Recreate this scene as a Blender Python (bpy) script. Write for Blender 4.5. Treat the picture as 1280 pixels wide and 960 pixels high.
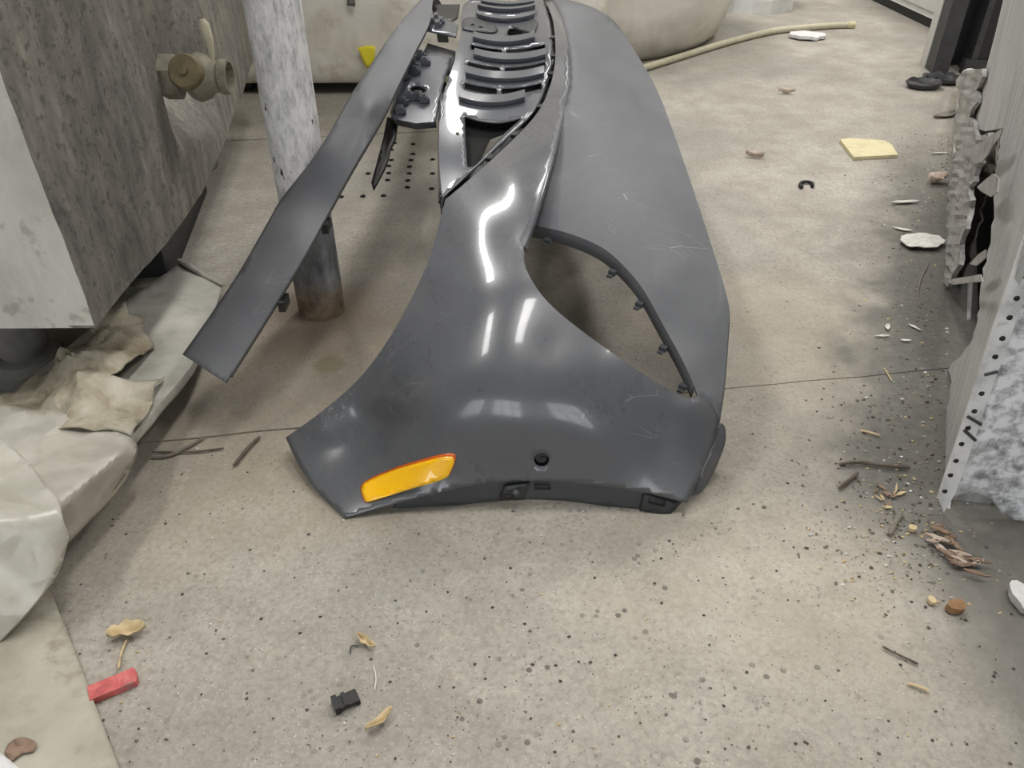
import bpy, bmesh, math, random
import numpy as np
from mathutils import Vector, Matrix, noise
from mathutils.geometry import delaunay_2d_cdt

for o in list(bpy.data.objects):
    bpy.data.objects.remove(o)
SC = bpy.context.scene
COL = SC.collection
R = math.radians
rnd = random.Random(7)

# ------------------------------------------------------------------ camera
H, PITCH, F = 0.80, R(36.0), 1000.0          # camera height, downward pitch, focal length in px of 1280x960
cam_d = bpy.data.cameras.new('camera')
cam_d.sensor_width = 36.0
cam_d.lens = F / 1280.0 * 36.0
cam_d.clip_start = 0.02
cam = bpy.data.objects.new('camera', cam_d)
COL.objects.link(cam)
cam.location = (0, 0, H)
cam.rotation_euler = (math.pi / 2 - PITCH, 0, 0)
SC.camera = cam

# ------------------------------------------------------------------ light
SC.view_settings.view_transform = 'Standard'
SC.view_settings.look = 'None'
SC.view_settings.gamma = 1.0
SC.view_settings.use_curve_mapping = False
SC.view_settings.exposure = -0.06
SC.cycles.use_denoising = True
SC.cycles.max_bounces = 6
SC.cycles.diffuse_bounces = 4
W = bpy.data.worlds.new('daylight')
SC.world = W
W.use_nodes = True
W.node_tree.nodes['Background'].inputs[0].default_value = (0.93, 0.965, 1.0, 1)
W.node_tree.nodes['Background'].inputs[1].default_value = 7.0


def tube_lamp(name, loc, length, width, power, rz=0.0, col=(1, 0.98, 0.95)):
    l = bpy.data.lights.new(name, 'AREA')
    l.shape = 'RECTANGLE'
    l.size = width
    l.size_y = length
    l.energy = power
    l.color = col
    o = bpy.data.objects.new(name, l)
    COL.objects.link(o)
    o.location = loc
    o.rotation_euler = (0, 0, rz)
    return o


# fluorescent ceiling tubes, running away from the camera
for (lx, ly) in ((-1.35, 0.9), (-1.35, 3.9), (0.35, 0.9), (0.35, 3.9), (2.05, 0.9), (2.05, 3.9)):
    tube_lamp('ceiling_tube', (lx, ly, 3.25), 1.25, 0.32, 36.0 if ly < 2 else 62.0)

# ------------------------------------------------------------------ projection helpers (pixel of the photograph -> point at a known height / plane)
CP, SP = math.cos(PITCH), math.sin(PITCH)


def ray(px, py):
    u, v = (px - 640.0) / F, (480.0 - py) / F
    return np.array([u, CP + v * SP, -SP + v * CP])     # depth 1 along the optical axis


def atz(px, py, z=0.0):
    r = ray(px, py)
    t = (z - H) / r[2]
    return Vector(r * t + np.array([0, 0, H]))


def aty(px, py, Y):
    r = ray(px, py)
    t = Y / r[1]
    return Vector(r * t + np.array([0, 0, H]))


def depth_z(px, py, z):
    return (z - H) / ray(px, py)[2]


def depth_y(px, py, Y):
    return Y / ray(px, py)[1]


def sm(a, b, x):
    t = min(1.0, max(0.0, (x - a) / (b - a)))
    return t * t * (3 - 2 * t)


class Surf:
    """smooth surface through control points (px, py, z) or (px, py, 'y', Y): thin plate spline of inverse depth"""
    def __init__(self, ctrl, lam=1e-4):
        P, D = [], []
        for c in ctrl:
            P.append((c[0] / 100.0, c[1] / 100.0))
            D.append(1.0 / (depth_z(*c) if len(c) == 3 else depth_y(c[0], c[1], c[3])))
        P, D = np.array(P), np.array(D)
        n = len(P)
        K = self.k(np.linalg.norm(P[:, None] - P[None], axis=2)) + lam * np.eye(n)
        A = np.zeros((n + 3, n + 3))
        A[:n, :n] = K
        A[:n, n] = 1
        A[:n, n + 1:] = P
        A[n, :n] = 1
        A[n + 1:, :n] = P.T
        self.w = np.linalg.solve(A, np.concatenate([D, np.zeros(3)]))
        self.P = P

    @staticmethod
    def k(r):
        return np.where(r > 1e-9, r * r * np.log(np.maximum(r, 1e-9)), 0.0)

    def __call__(self, px, py):
        q = np.array([px / 100.0, py / 100.0])
        n = len(self.P)
        d = self.k(np.linalg.norm(self.P - q, axis=1)) @ self.w[:n] + self.w[n] + q @ self.w[n + 1:]
        return Vector(ray(px, py) / d + np.array([0, 0, H]))

    def ctrl_at(self, pts):
        return [(x, y, self(x, y).z) for x, y in pts]


class Plane:
    """pixel -> point of a plane through p with normal n"""
    def __init__(self, p, n, off=0.0):
        self.n = Vector(n).normalized()
        self.p = Vector(p) + self.n * off

    def __call__(self, px, py):
        d = Vector(ray(px, py))
        c = Vector((0, 0, H))
        t = (self.p - c).dot(self.n) / d.dot(self.n)
        return c + d * t


def spl(pts, n=6):
    """Catmull-Rom through open list of points"""
    P = [Vector(p) for p in pts]
    if len(P) < 3:
        return [tuple(p) for p in P]
    P = [P[0] * 2 - P[1]] + P + [P[-1] * 2 - P[-2]]
    out = []
    for i in range(1, len(P) - 2):
        for k in range(n):
            t = k / n
            a, b, c, d = P[i - 1:i + 3]
            out.append(tuple(0.5 * ((2 * b) + (c - a) * t + (2 * a - 5 * b + 4 * c - d) * t * t + (3 * b - a - 3 * c + d) * t ** 3)))
    out.append(tuple(P[-2]))
    return out


def chain(*segs):
    out = []
    for s in segs:
        for p in s:
            if not out or (abs(out[-1][0] - p[0]) + abs(out[-1][1] - p[1])) > 1e-6:
                out.append(p)
    if abs(out[0][0] - out[-1][0]) + abs(out[0][1] - out[-1][1]) < 1e-6:
        out.pop()
    return out


def closed(pts, n=6):
    m = len(pts)
    ext = [pts[-2], pts[-1]] + list(pts) + [pts[0], pts[1], pts[2]]
    s = spl(ext, n)
    return s[2 * n:(2 + m) * n]


def resample(loop, s, is_closed=True):
    out = []
    m = len(loop)
    for i in range(m if is_closed else m - 1):
        a, b = Vector(loop[i][:2]), Vector(loop[(i + 1) % m][:2])
        L = (b - a).length
        k = max(1, int(round(L / s)))
        for j in range(k):
            out.append(tuple(a.lerp(b, j / k)))
    if not is_closed:
        out.append(tuple(loop[-1][:2]))
    return out


def inside(poly, q):
    poly = np.array(poly)
    x, y = poly[:, 0], poly[:, 1]
    x2, y2 = np.roll(x, -1), np.roll(y, -1)
    res = np.zeros(len(q), bool)
    for a, b, c, d in zip(x, y, x2, y2):
        if b == d:
            continue
        m = ((b > q[:, 1]) != (d > q[:, 1])) & (q[:, 0] < (c - a) * (q[:, 1] - b) / (d - b) + a)
        res ^= m
    return res


# ------------------------------------------------------------------ object helpers
ORG = {}


def finish(name, verts, faces, mat, parent=None, label=None, cat=None, group=None, kind=None, smooth=35, origin=None, mats=None, fmat=None):
    V = [Vector(v) for v in verts]
    lo = Vector([min(v[i] for v in V) for i in range(3)])
    hi = Vector([max(v[i] for v in V) for i in range(3)])
    O = Vector(origin) if origin is not None else Vector(((lo.x + hi.x) / 2, (lo.y + hi.y) / 2, lo.z if parent is None else (lo.z + hi.z) / 2))
    me = bpy.data.meshes.new(name)
    me.from_pydata([v - O for v in V], [], faces)
    me.validate()
    for m in (mats or [mat]):
        me.materials.append(m)
    if fmat is not None and len(fmat) == len(me.polygons):
        me.polygons.foreach_set('material_index', fmat)
    if smooth:
        me.polygons.foreach_set('use_smooth', [True] * len(me.polygons))
        me.set_sharp_from_angle(angle=R(smooth))
    me.update()
    o = bpy.data.objects.new(name, me)
    COL.objects.link(o)
    ORG[o.name] = O
    if parent is not None:
        o.parent = parent
        o.location = O - ORG[parent.name]
    else:
        o.location = O
    tag(o, label, cat, group, kind)
    return o


def tag(o, label=None, cat=None, group=None, kind=None):
    if label:
        o['label'] = label
    if cat:
        o['category'] = cat
    if group:
        o['group'] = group
    if kind:
        o['kind'] = kind
    return o


def empty(name, loc, label=None, cat=None, group=None, kind=None):
    o = bpy.data.objects.new(name, None)
    COL.objects.link(o)
    o.location = loc
    o.empty_display_size = 0.05
    ORG[o.name] = Vector(loc)
    return tag(o, label, cat, group, kind)


class MB:
    def __init__(self):
        self.v, self.f = [], []

    def add(self, v, f):
        n = len(self.v)
        self.v += [Vector(p) for p in v]
        self.f += [tuple(i + n for i in q) for q in f]
        return self

    def box(self, c, s, rot=None):
        c = Vector(c)
        M = rot if rot is not None else Matrix.Identity(3)
        v = [c + M @ Vector((x * s[0] / 2, y * s[1] / 2, z * s[2] / 2)) for x in (-1, 1) for y in (-1, 1) for z in (-1, 1)]
        return self.add(v, [(0, 1, 3, 2), (4, 6, 7, 5), (0, 4, 5, 1), (2, 3, 7, 6), (0, 2, 6, 4), (1, 5, 7, 3)])

    def tube(self, path, rad, n=12, cap=True):
        P = [Vector(p) for p in path]
        rr = rad if isinstance(rad, (list, tuple)) else [rad] * len(P)
        v, f = [], []
        up = None
        for i, p in enumerate(P):
            t = (P[min(i + 1, len(P) - 1)] - P[max(i - 1, 0)]).normalized()
            if up is None:
                a = Vector((0, 0, 1)) if abs(t.z) < 0.9 else Vector((1, 0, 0))
                up = (a - t * a.dot(t)).normalized()
            up = (up - t * up.dot(t)).normalized()
            s = t.cross(up)
            for k in range(n):
                a = 2 * math.pi * k / n
                v.append(p + (up * math.cos(a) + s * math.sin(a)) * rr[i])
        for i in range(len(P) - 1):
            for k in range(n):
                f.append((i * n + k, i * n + (k + 1) % n, (i + 1) * n + (k + 1) % n, (i + 1) * n + k))
        if cap:
            f.append(tuple(range(n - 1, -1, -1)))
            f.append(tuple((len(P) - 1) * n + k for k in range(n)))
        return self.add(v, f)

    def lathe(self, prof, c, axis=(0, 0, 1), n=24, close=False):
        """prof: list of (r, h) along axis from c"""
        ax = Vector(axis).normalized()
        a = Vector((0, 0, 1)) if abs(ax.z) < 0.9 else Vector((1, 0, 0))
        u = (a - ax * a.dot(ax)).normalized()
        w = ax.cross(u)
        c = Vector(c)
        v, f = [], []
        for (r, h) in prof:
            for k in range(n):
                t = 2 * math.pi * k / n
                v.append(c + ax * h + (u * math.cos(t) + w * math.sin(t)) * r)
        for i in range(len(prof) - 1):
            for k in range(n):
                f.append((i * n + k, i * n + (k + 1) % n, (i + 1) * n + (k + 1) % n, (i + 1) * n + k))
        if close:
            f.append(tuple(range(n - 1, -1, -1)))
            f.append(tuple((len(prof) - 1) * n + k for k in range(n)))
        return self.add(v, f)

    def prism(self, pts, d):
        """closed prism: loop of 3-D points pts, extruded by vector d"""
        n = len(pts)
        v = [Vector(p) for p in pts] + [Vector(p) + Vector(d) for p in pts]
        f = [tuple(range(n)), tuple(range(2 * n - 1, n - 1, -1))]
        f += [(i, (i + 1) % n, n + (i + 1) % n, n + i) for i in range(n)]
        f = [tuple(reversed(q)) for q in f]
        return self.add(v, f)

    def build(self, name, mat, parent=None, **kw):
        return finish(name, self.v, self.f, mat, parent, **kw)


def patch(name, loop, surf, mat, parent=None, holes=(), s=8.0, thick=0.003, lift=0.0, skirts=(), disp=None, bevel=0.0, **kw):
    """sheet over the outline LOOP (pixels), with HOLES, laid on SURF; solidified; SKIRTS = [(polyline px, [offset vectors])] flanges"""
    outer = resample(loop, s)
    hs = [resample(h, s * 0.7) for h in holes]
    pts = list(outer)
    edges = [(i, (i + 1) % len(outer)) for i in range(len(outer))]
    for h in hs:
        n = len(pts)
        pts += h
        edges += [(n + i, n + (i + 1) % len(h)) for i in range(len(h))]
    B = np.array(pts)
    gx = np.arange(B[:, 0].min(), B[:, 0].max(), s)
    gy = np.arange(B[:, 1].min(), B[:, 1].max(), s * 0.87)
    G = np.array([(x + (j % 2) * s / 2, y) for j, y in enumerate(gy) for x in gx]) if len(gx) and len(gy) else np.zeros((0, 2))
    if len(G):
        m = inside(outer, G)
        for h in hs:
            m &= ~inside(h, G)
        G = G[m]
        if len(G):
            d = np.min(np.linalg.norm(G[:, None] - B[None], axis=2), axis=1)
            G = G[d > 0.55 * s]
    allp = [Vector(p) for p in pts] + [Vector(p) for p in G]
    vo, eo, fo, _, _, _ = delaunay_2d_cdt(allp, edges, [], 0, 1e-5)
    C = np.array([[sum(vo[i].x for i in f) / 3, sum(vo[i].y for i in f) / 3] for f in fo])
    m = inside(outer, C)
    for h in hs:
        m &= ~inside(h, C)
    F_ = []
    for k, f in enumerate(fo):
        if m[k]:
            a, b, c = (vo[i] for i in f)
            cr = (b - a).cross(c - a) if len(a) == 3 else (b.x - a.x) * (c.y - a.y) - (b.y - a.y) * (c.x - a.x)
            F_.append(tuple(f) if cr < 0 else tuple(reversed(f)))
    V_ = []
    for p in vo:
        q = surf(p.x, p.y)
        q = q + (lift if isinstance(lift, Vector) else Vector((0, 0, lift)))
        if disp is not None:
            q = q + disp(q, p.x, p.y)
        V_.append(q)
    used = sorted({i for f in F_ for i in f})
    idx = {u: i for i, u in enumerate(used)}
    V2 = [V_[u] for u in used]
    F2 = [tuple(idx[i] for i in f) for f in F_]
    near = {(round(vo[u].x, 2), round(vo[u].y, 2)): i for u, i in idx.items()}
    for (line, offs) in skirts:
        L = resample(line, s, False)
        ids = []
        for (x, y) in L:
            k = near.get((round(x, 2), round(y, 2)))
            if k is None:
                V2.append(surf(x, y) + (lift if isinstance(lift, Vector) else Vector((0, 0, lift))))
                k = len(V2) - 1
            ids.append(k)
        base = [V2[k] for k in ids]
        rows = [ids]
        for o_ in offs:
            n0 = len(V2)
            V2 += [b + Vector(o_) for b in base]
            rows.append(list(range(n0, n0 + len(base))))
        for i in range(len(rows) - 1):
            for k in range(len(base) - 1):
                q = (rows[i][k], rows[i][k + 1], rows[i + 1][k + 1], rows[i + 1][k])
                if len(set(q)) == 4:
                    F2.append(q)
    if skirts:
        bm = bmesh.new()
        bv_ = [bm.verts.new(p) for p in V2]
        bf0 = None
        for q in F2:
            try:
                fc = bm.faces.new([bv_[i] for i in q])
                bf0 = bf0 or fc
            except ValueError:
                pass
        want = bf0.normal.copy() if bf0.normal_update() is None else None
        bmesh.ops.recalc_face_normals(bm, faces=bm.faces)
        bf0.normal_update()
        # recalc may turn the sheet over: keep the top side up
        tot = sum((fc.normal.z - 0.6 * fc.normal.y) * fc.calc_area() for fc in bm.faces)
        if tot < 0:
            bmesh.ops.reverse_faces(bm, faces=bm.faces)
        bm.verts.index_update()
        V2 = [v_.co.copy() for v_ in bm.verts]
        F2 = [tuple(v_.index for v_ in fc.verts) for fc in bm.faces]
        bm.free()
    o = finish(name, V2, F2, mat, parent, **kw)
    if thick:
        md = o.modifiers.new('thickness', 'SOLIDIFY')
        md.thickness = thick
        md.offset = -1
        md.use_even_offset = False
    if bevel:
        bv = o.modifiers.new('rounded_edge', 'BEVEL')
        bv.width = bevel
        bv.segments = 2
        bv.limit_method = 'ANGLE'
        bv.angle_limit = R(50)
    return o


# ------------------------------------------------------------------ materials
def sr(r, g, b):
    f = lambda c: (c / 255 / 12.92) if c / 255 <= 0.04045 else ((c / 255 + 0.055) / 1.055) ** 2.4
    return (f(r), f(g), f(b), 1.0)


class Mat:
    def __init__(self, name, base=(0.5, 0.5, 0.5, 1), rough=0.7, metal=0.0, coat=0.0, spec=0.5):
        self.m = bpy.data.materials.new(name)
        self.m.use_nodes = True
        self.t = self.m.node_tree
        self.b = self.t.nodes['Principled BSDF']
        self.set('Base Color', base)
        self.set('Roughness', rough)
        self.set('Metallic', metal)
        self.set('Coat Weight', coat)
        self.set('Specular IOR Level', spec)
        g = self.node('ShaderNodeNewGeometry')
        self.pos = g.outputs['Position']

    def node(self, t, **kw):
        n = self.t.nodes.new(t)
        for k, v in kw.items():
            setattr(n, k, v)
        return n

    def link(self, a, b):
        self.t.links.new(a, b)

    def val(self, sock, v):
        if isinstance(v, bpy.types.NodeSocket):
            self.link(v, sock)
        else:
            sock.default_value = v

    def set(self, k, v):
        self.val(self.b.inputs[k], v)

    def scaled(self, sc, rot=(0, 0, 0), src=None):
        n = self.node('ShaderNodeMapping')
        n.inputs['Scale'].default_value = sc
        n.inputs['Rotation'].default_value = rot
        self.link(src or self.pos, n.inputs['Vector'])
        return n.outputs[0]

    def noise(self, scale, detail=4, rough=0.55, vec=None, dist=0.0):
        n = self.node('ShaderNodeTexNoise')
        n.inputs['Scale'].default_value = scale
        n.inputs['Detail'].default_value = detail
        n.inputs['Roughness'].default_value = rough
        n.inputs['Distortion'].default_value = dist
        self.link(vec or self.pos, n.inputs['Vector'])
        return n.outputs['Fac']

    def voro(self, scale, vec=None, feat='F1', out='Distance', rand=1.0):
        n = self.node('ShaderNodeTexVoronoi')
        n.feature = feat
        n.inputs['Scale'].default_value = scale
        n.inputs['Randomness'].default_value = rand
        self.link(vec or self.pos, n.inputs['Vector'])
        return n.outputs[out]

    def ramp(self, fac, stops, interp='LINEAR'):
        n = self.node('ShaderNodeValToRGB')
        e = n.color_ramp.elements
        n.color_ramp.interpolation = interp
        while len(e) < len(stops):
            e.new(0.5)
        for i, (p, c) in enumerate(stops):
            e[i].position = p
            e[i].color = c if not isinstance(c, (int, float)) else (c, c, c, 1)
        self.link(fac, n.inputs['Fac'])
        return n.outputs['Color']

    def step(self, fac, a, b):
        n = self.node('ShaderNodeMapRange')
        n.interpolation_type = 'SMOOTHSTEP'
        self.val(n.inputs['Value'], fac)
        n.inputs['From Min'].default_value = a
        n.inputs['From Max'].default_value = b
        return n.outputs['Result']

    def mix(self, fac, a, b, mode='MIX'):
        n = self.node('ShaderNodeMix', data_type='RGBA', blend_type=mode)
        self.val(n.inputs[0], fac)
        self.val(n.inputs[6], a)
        self.val(n.inputs[7], b)
        return n.outputs[2]

    def math(self, op, a, b=0.0, clamp=False):
        n = self.node('ShaderNodeMath', operation=op)
        n.use_clamp = clamp
        self.val(n.inputs[0], a)
        self.val(n.inputs[1], b)
        return n.outputs[0]

    def dot(self, v, off):
        n = self.node('ShaderNodeVectorMath', operation='SUBTRACT')
        self.link(self.pos, n.inputs[0])
        n.inputs[1].default_value = off
        d = self.node('ShaderNodeVectorMath', operation='DOT_PRODUCT')
        self.link(n.outputs[0], d.inputs[0])
        d.inputs[1].default_value = v
        return d.outputs['Value']

    def dist(self, c):
        d = self.node('ShaderNodeVectorMath', operation='DISTANCE')
        self.link(self.pos, d.inputs[0])
        d.inputs[1].default_value = c
        return d.outputs['Value']

    def bump(self, h, strength=0.3, dist=0.01):
        n = self.node('ShaderNodeBump')
        n.inputs['Strength'].default_value = strength
        n.inputs['Distance'].default_value = dist
        self.link(h, n.inputs['Height'])
        self.set('Normal', n.outputs[0])
        return n.outputs[0]


def plain(name, rgb, rough=0.7, metal=0.0, var=0.25, scale=40.0, coat=0.0, bump=0.0, spec=0.5):
    m = Mat(name, rough=rough, metal=metal, coat=coat, spec=spec)
    c = sr(*rgb)
    d = tuple(x * (1 - var) for x in c[:3]) + (1,)
    e = tuple(min(1, x * (1 + var * 0.6)) for x in c[:3]) + (1,)
    n = m.noise(scale, 5, 0.6)
    m.set('Base Color', m.ramp(n, [(0.3, d), (0.52, c), (0.75, e)]))
    if bump:
        m.bump(m.noise(scale * 2, 4), bump, 0.005)
    return m.m


WALL_P = Vector((0.602, 0.797, 0))            # near corner of the wooden panel on the right, on the floor
WALL_D = Vector((0.416, 0.909, 0)).normalized()
WALL_N = Vector((-WALL_D.y, WALL_D.x, 0))      # towards the room


def mat_floor():
    m = Mat('concrete', rough=0.85, spec=0.3)
    big = m.noise(1.6, 5, 0.6)
    mid = m.noise(9, 6, 0.65)
    fine = m.noise(120, 4, 0.7)
    warm, cool, pale = sr(170, 164, 153), sr(152, 149, 143), sr(186, 181, 171)
    c = m.ramp(big, [(0.36, cool), (0.5, warm), (0.64, pale)])
    c = m.mix(m.ramp(mid, [(0.35, 0.55), (0.62, 0.0)]), c, sr(138, 132, 121))
    c = m.mix(m.ramp(fine, [(0.43, 0.0), (0.70, 0.5)]), c, sr(116, 111, 102))
    c = m.mix(m.ramp(m.noise(38, 5, 0.7), [(0.52, 0.0), (0.76, 0.35)]), c, sr(124, 118, 107))
    c = m.mix(m.ramp(m.noise(230, 3, 0.7), [(0.56, 0.0), (0.76, 0.45)]), c, sr(206, 201, 190))
    # brownish trodden dirt left of the bumper, tan dust to its right
    for (p_, r_, col_, k_) in ((atz(430, 470), .5, (142, 128, 107), .42), (atz(230, 600), .3, (150, 138, 118), .25), (atz(1000, 430), .42, (178, 166, 147), .35), (atz(960, 720), .3, (182, 172, 154), .3)):
        q_ = m.math('ADD', m.dist(tuple(p_)), m.math('MULTIPLY', m.math('SUBTRACT', m.noise(6, 5, 0.65), 0.5), 0.5))
        c = m.mix(m.math('MULTIPLY', m.step(q_, r_, r_ * .25), k_), c, sr(*col_))
    # oil drips and dark aggregate, many in the foreground
    v1 = m.voro(62)
    near = m.step(m.dist((0.12, 0.5, 0)), 0.42, 0.1)
    sp = m.math('MULTIPLY', m.step(v1, 0.26, 0.2), m.step(m.noise(14, 2), 0.5, 0.62))
    c = m.mix(m.math('MULTIPLY', sp, m.math('ADD', m.math('MULTIPLY', near, 0.5), 0.18)), c, sr(58, 58, 58))
    v2 = m.voro(150)
    sp2 = m.math('MULTIPLY', m.step(v2, 0.22, 0.14), m.step(m.noise(25, 2), 0.48, 0.6))
    c = m.mix(m.math('MULTIPLY', sp2, 0.55), c, sr(66, 62, 57))
    v3 = m.voro(210, vec=m.scaled((1, 1, 1), (0, 0, 0.7)))
    c = m.mix(m.math('MULTIPLY', m.step(v3, 0.16, 0.09), m.step(m.noise(18, 2), 0.52, 0.62)), c, sr(214, 208, 196))
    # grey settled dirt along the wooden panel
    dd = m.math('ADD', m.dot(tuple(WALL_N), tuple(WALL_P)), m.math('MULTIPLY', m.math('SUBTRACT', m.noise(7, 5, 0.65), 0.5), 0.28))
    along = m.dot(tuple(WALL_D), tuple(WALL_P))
    grey_mix = m.mix(m.noise(60, 5, 0.7), sr(74, 73, 69), sr(122, 120, 113))
    c = m.mix(m.math('MULTIPLY', m.math('MULTIPLY', m.step(dd, 0.24, 0.07), m.step(along, 1.9, 1.0)), m.step(along, -0.12, 0.06)), c, grey_mix)
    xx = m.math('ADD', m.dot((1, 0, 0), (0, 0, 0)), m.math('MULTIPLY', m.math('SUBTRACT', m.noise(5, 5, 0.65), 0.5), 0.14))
    c = m.mix(m.math('MULTIPLY', m.math('MULTIPLY', m.step(xx, 0.44, 0.60), m.step(m.dot((0, 1, 0), (0, 0, 0)), 0.92, 0.72)), 0.85), c, grey_mix)  # same grey mix again, stronger towards the near right corner of the floor
    # rusty ring below the pipe post and an oil mark
    post = m.math('ADD', m.dist((-0.37, 1.31, 0)), m.math('MULTIPLY', m.noise(12, 3), 0.12))
    c = m.mix(m.math('MULTIPLY', m.step(post, 0.26, 0.08), 0.55), c, sr(120, 103, 82))
    oil = m.math('ADD', m.dist(tuple(atz(412, 456))), m.math('MULTIPLY', m.noise(40, 3), 0.02))
    c = m.mix(m.math('MULTIPLY', m.step(oil, 0.045, 0.028), 0.5), c, sr(112, 104, 68))
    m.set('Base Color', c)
    hgt = m.math('ADD', m.math('MULTIPLY', m.noise(45, 6, 0.7), 0.6), m.math('MULTIPLY', fine, 0.5))
    m.bump(hgt, 0.3, 0.003)
    return m.m


# control points of the bumper's side panel
A_ctrl = [(430, 647, .003), (357, 548, .03), (395, 600, .014), (500, 628, .02), (600, 607, .042), (650, 602, .048), (720, 604, .046), (800, 615, .034), (858, 628, .018),
          (430, 560, .037), (440, 600, .022), (470, 530, .068), (500, 560, 'y', .85), (570, 560, 'y', .825), (650, 540, 'y', .825), (740, 550, 'y', .825), (830, 560, 'y', .835), (897, 530, .10),
          (450, 470, .12), (400, 515, .075), (520, 500, 'y', .875), (600, 480, 'y', .86), (700, 480, 'y', .86), (800, 500, 'y', .865), (868, 505, .13),
          (600, 420, 'y', .915), (690, 430, 'y', .905), (760, 450, 'y', .895), (600, 360, 'y', .99), (560, 400, 'y', .96), (650, 345, 'y', 1.0), (640, 300, .275),
          (600, 280, .28), (545, 300, .25), (520, 360, .21), (640, 230, .312), (600, 230, .298), (557, 245, .28), (700, 140, .352), (680, 180, .336), (665, 140, .345),
          (690, 100, .368), (702, 50, .405), (692, 3, .393), (905, 440, .160), (880, 440, .168), (868, 490, .136)]
SA = Surf(A_ctrl, 2e-3)
SCUFFS = [(405, 522, .045), (432, 500, .03), (848, 578, .016), (877, 588, .014), (560, 397, .016), (700, 610, .012), (460, 445, .02), (640, 215, .03), (740, 520, .03), (770, 280, .03)]


def mat_paint(name, dusty, base_rough, coat):
    m = Mat(name, rough=base_rough, coat=0.5)
    dust = m.noise(5, 7, 0.68, dist=0.5)
    smear = m.noise(13, 7, 0.72, vec=m.scaled((1.0, 0.4, 1.0), (0, 0, 0.6)), dist=1.5)
    d = m.math('ADD', m.math('MULTIPLY', m.step(dust, 0.36, 0.78), 0.55 * dusty), m.math('MULTIPLY', m.step(smear, 0.5, 0.85), 0.5 * dusty), True)
    d = m.math('ADD', d, 0.25 * dusty, True)
    base = m.mix(d, sr(79, 81, 85), sr(116, 117, 119))
    # scratches and scuffs
    scr = m.voro(5, vec=m.scaled((1.0, 7.0, 2.0), (0.2, 0.1, 0.8), m.pos), feat='DISTANCE_TO_EDGE')
    scm = m.math('MULTIPLY', m.step(scr, 0.006, 0.002), m.step(m.noise(9, 2), 0.57, 0.66))
    base = m.mix(m.math('MULTIPLY', scm, 0.5), base, sr(170, 170, 170))
    sc2 = m.math('MULTIPLY', m.step(m.noise(55, 5, 0.75, vec=m.scaled((1, .3, 1), (0, 0, -.5)), dist=2.0), 0.66, 0.72), m.step(m.noise(4, 2), 0.55, 0.62))
    base = m.mix(m.math('MULTIPLY', sc2, 0.45), base, sr(176, 174, 170))
    for (sx, sy, r_) in SCUFFS:                 # pale scrape marks at fixed places
        c_ = SA(sx, sy)
        k = m.math('MULTIPLY', m.step(m.dist(tuple(c_)), r_, r_ * .3), m.step(m.noise(70, 6, 0.8, vec=m.scaled((1, .5, 1), (0, 0, .9)), dist=2.5), 0.55, 0.68))
        base = m.mix(m.math('MULTIPLY', k, 0.6), base, sr(166, 164, 160))
    m.set('Base Color', base)
    m.set('Roughness', m.math('ADD', m.math('MULTIPLY', d, 0.5), base_rough))
    m.set('Coat Weight', m.math('SUBTRACT', coat, m.math('MULTIPLY', d, 0.75), True))
    m.set('Coat Roughness', m.math('ADD', m.math('MULTIPLY', d, 0.35), 0.03))
    return m.m


def mat_streak(name, stops, scale=30.0, zs=0.12, rough=0.75, spots=None, bump=0.25, metal=0.0):
    """weathered surface with vertical streaks"""
    m = Mat(name, rough=rough, metal=metal)
    v = m.scaled((1, 1, zs))
    n = m.noise(scale, 6, 0.65, vec=v, dist=0.3)
    n2 = m.noise(4, 4, 0.6)
    f = m.math('ADD', m.math('MULTIPLY', n, 0.65), m.math('MULTIPLY', n2, 0.35))
    c = m.ramp(f, [(p, sr(*q)) for p, q in stops])
    if spots:
        k = m.math('MULTIPLY', m.step(m.noise(spots[0], 4, 0.7), spots[1], spots[1] + 0.06), spots[3])
        c = m.mix(k, c, sr(*spots[2]))
    m.set('Base Color', c)
    m.bump(m.math('ADD', n, m.noise(90, 4)), bump, 0.006)
    return m.m


M = {}
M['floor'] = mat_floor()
M['paint'] = mat_paint('graphite_paint', 0.35, 0.22, 0.55)
M['paint_dusty'] = mat_paint('dusty_graphite_paint', 0.9, 0.46, 0.25)
M['grille'] = plain('grille_plastic', (74, 77, 83), 0.33, coat=0.35, var=0.2, scale=12)
M['black'] = plain('black_plastic', (22, 22, 23), 0.45, var=0.3)
M['dark'] = plain('dark_plastic', (52, 54, 57), 0.4, var=0.25, scale=25)
M['liner'] = plain('grey_plastic', (72, 74, 78), 0.45, var=0.2, scale=30)
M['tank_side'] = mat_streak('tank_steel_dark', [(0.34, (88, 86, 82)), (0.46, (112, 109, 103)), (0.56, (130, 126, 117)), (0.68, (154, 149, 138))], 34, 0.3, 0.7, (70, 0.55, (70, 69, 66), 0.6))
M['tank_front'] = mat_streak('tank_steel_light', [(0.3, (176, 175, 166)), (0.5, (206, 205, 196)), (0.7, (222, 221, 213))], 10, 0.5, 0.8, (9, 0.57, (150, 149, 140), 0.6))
M['brass'] = plain('dusty_brass', (136, 130, 114), 0.7, var=0.3, scale=60, bump=0.2)
M['brass_cap'] = plain('worn_brass', (128, 116, 88), 0.6, metal=0.1, var=0.35, scale=50)
M['steel_leg'] = plain('dusty_steel', (112, 110, 104), 0.75, var=0.3, scale=25)


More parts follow.
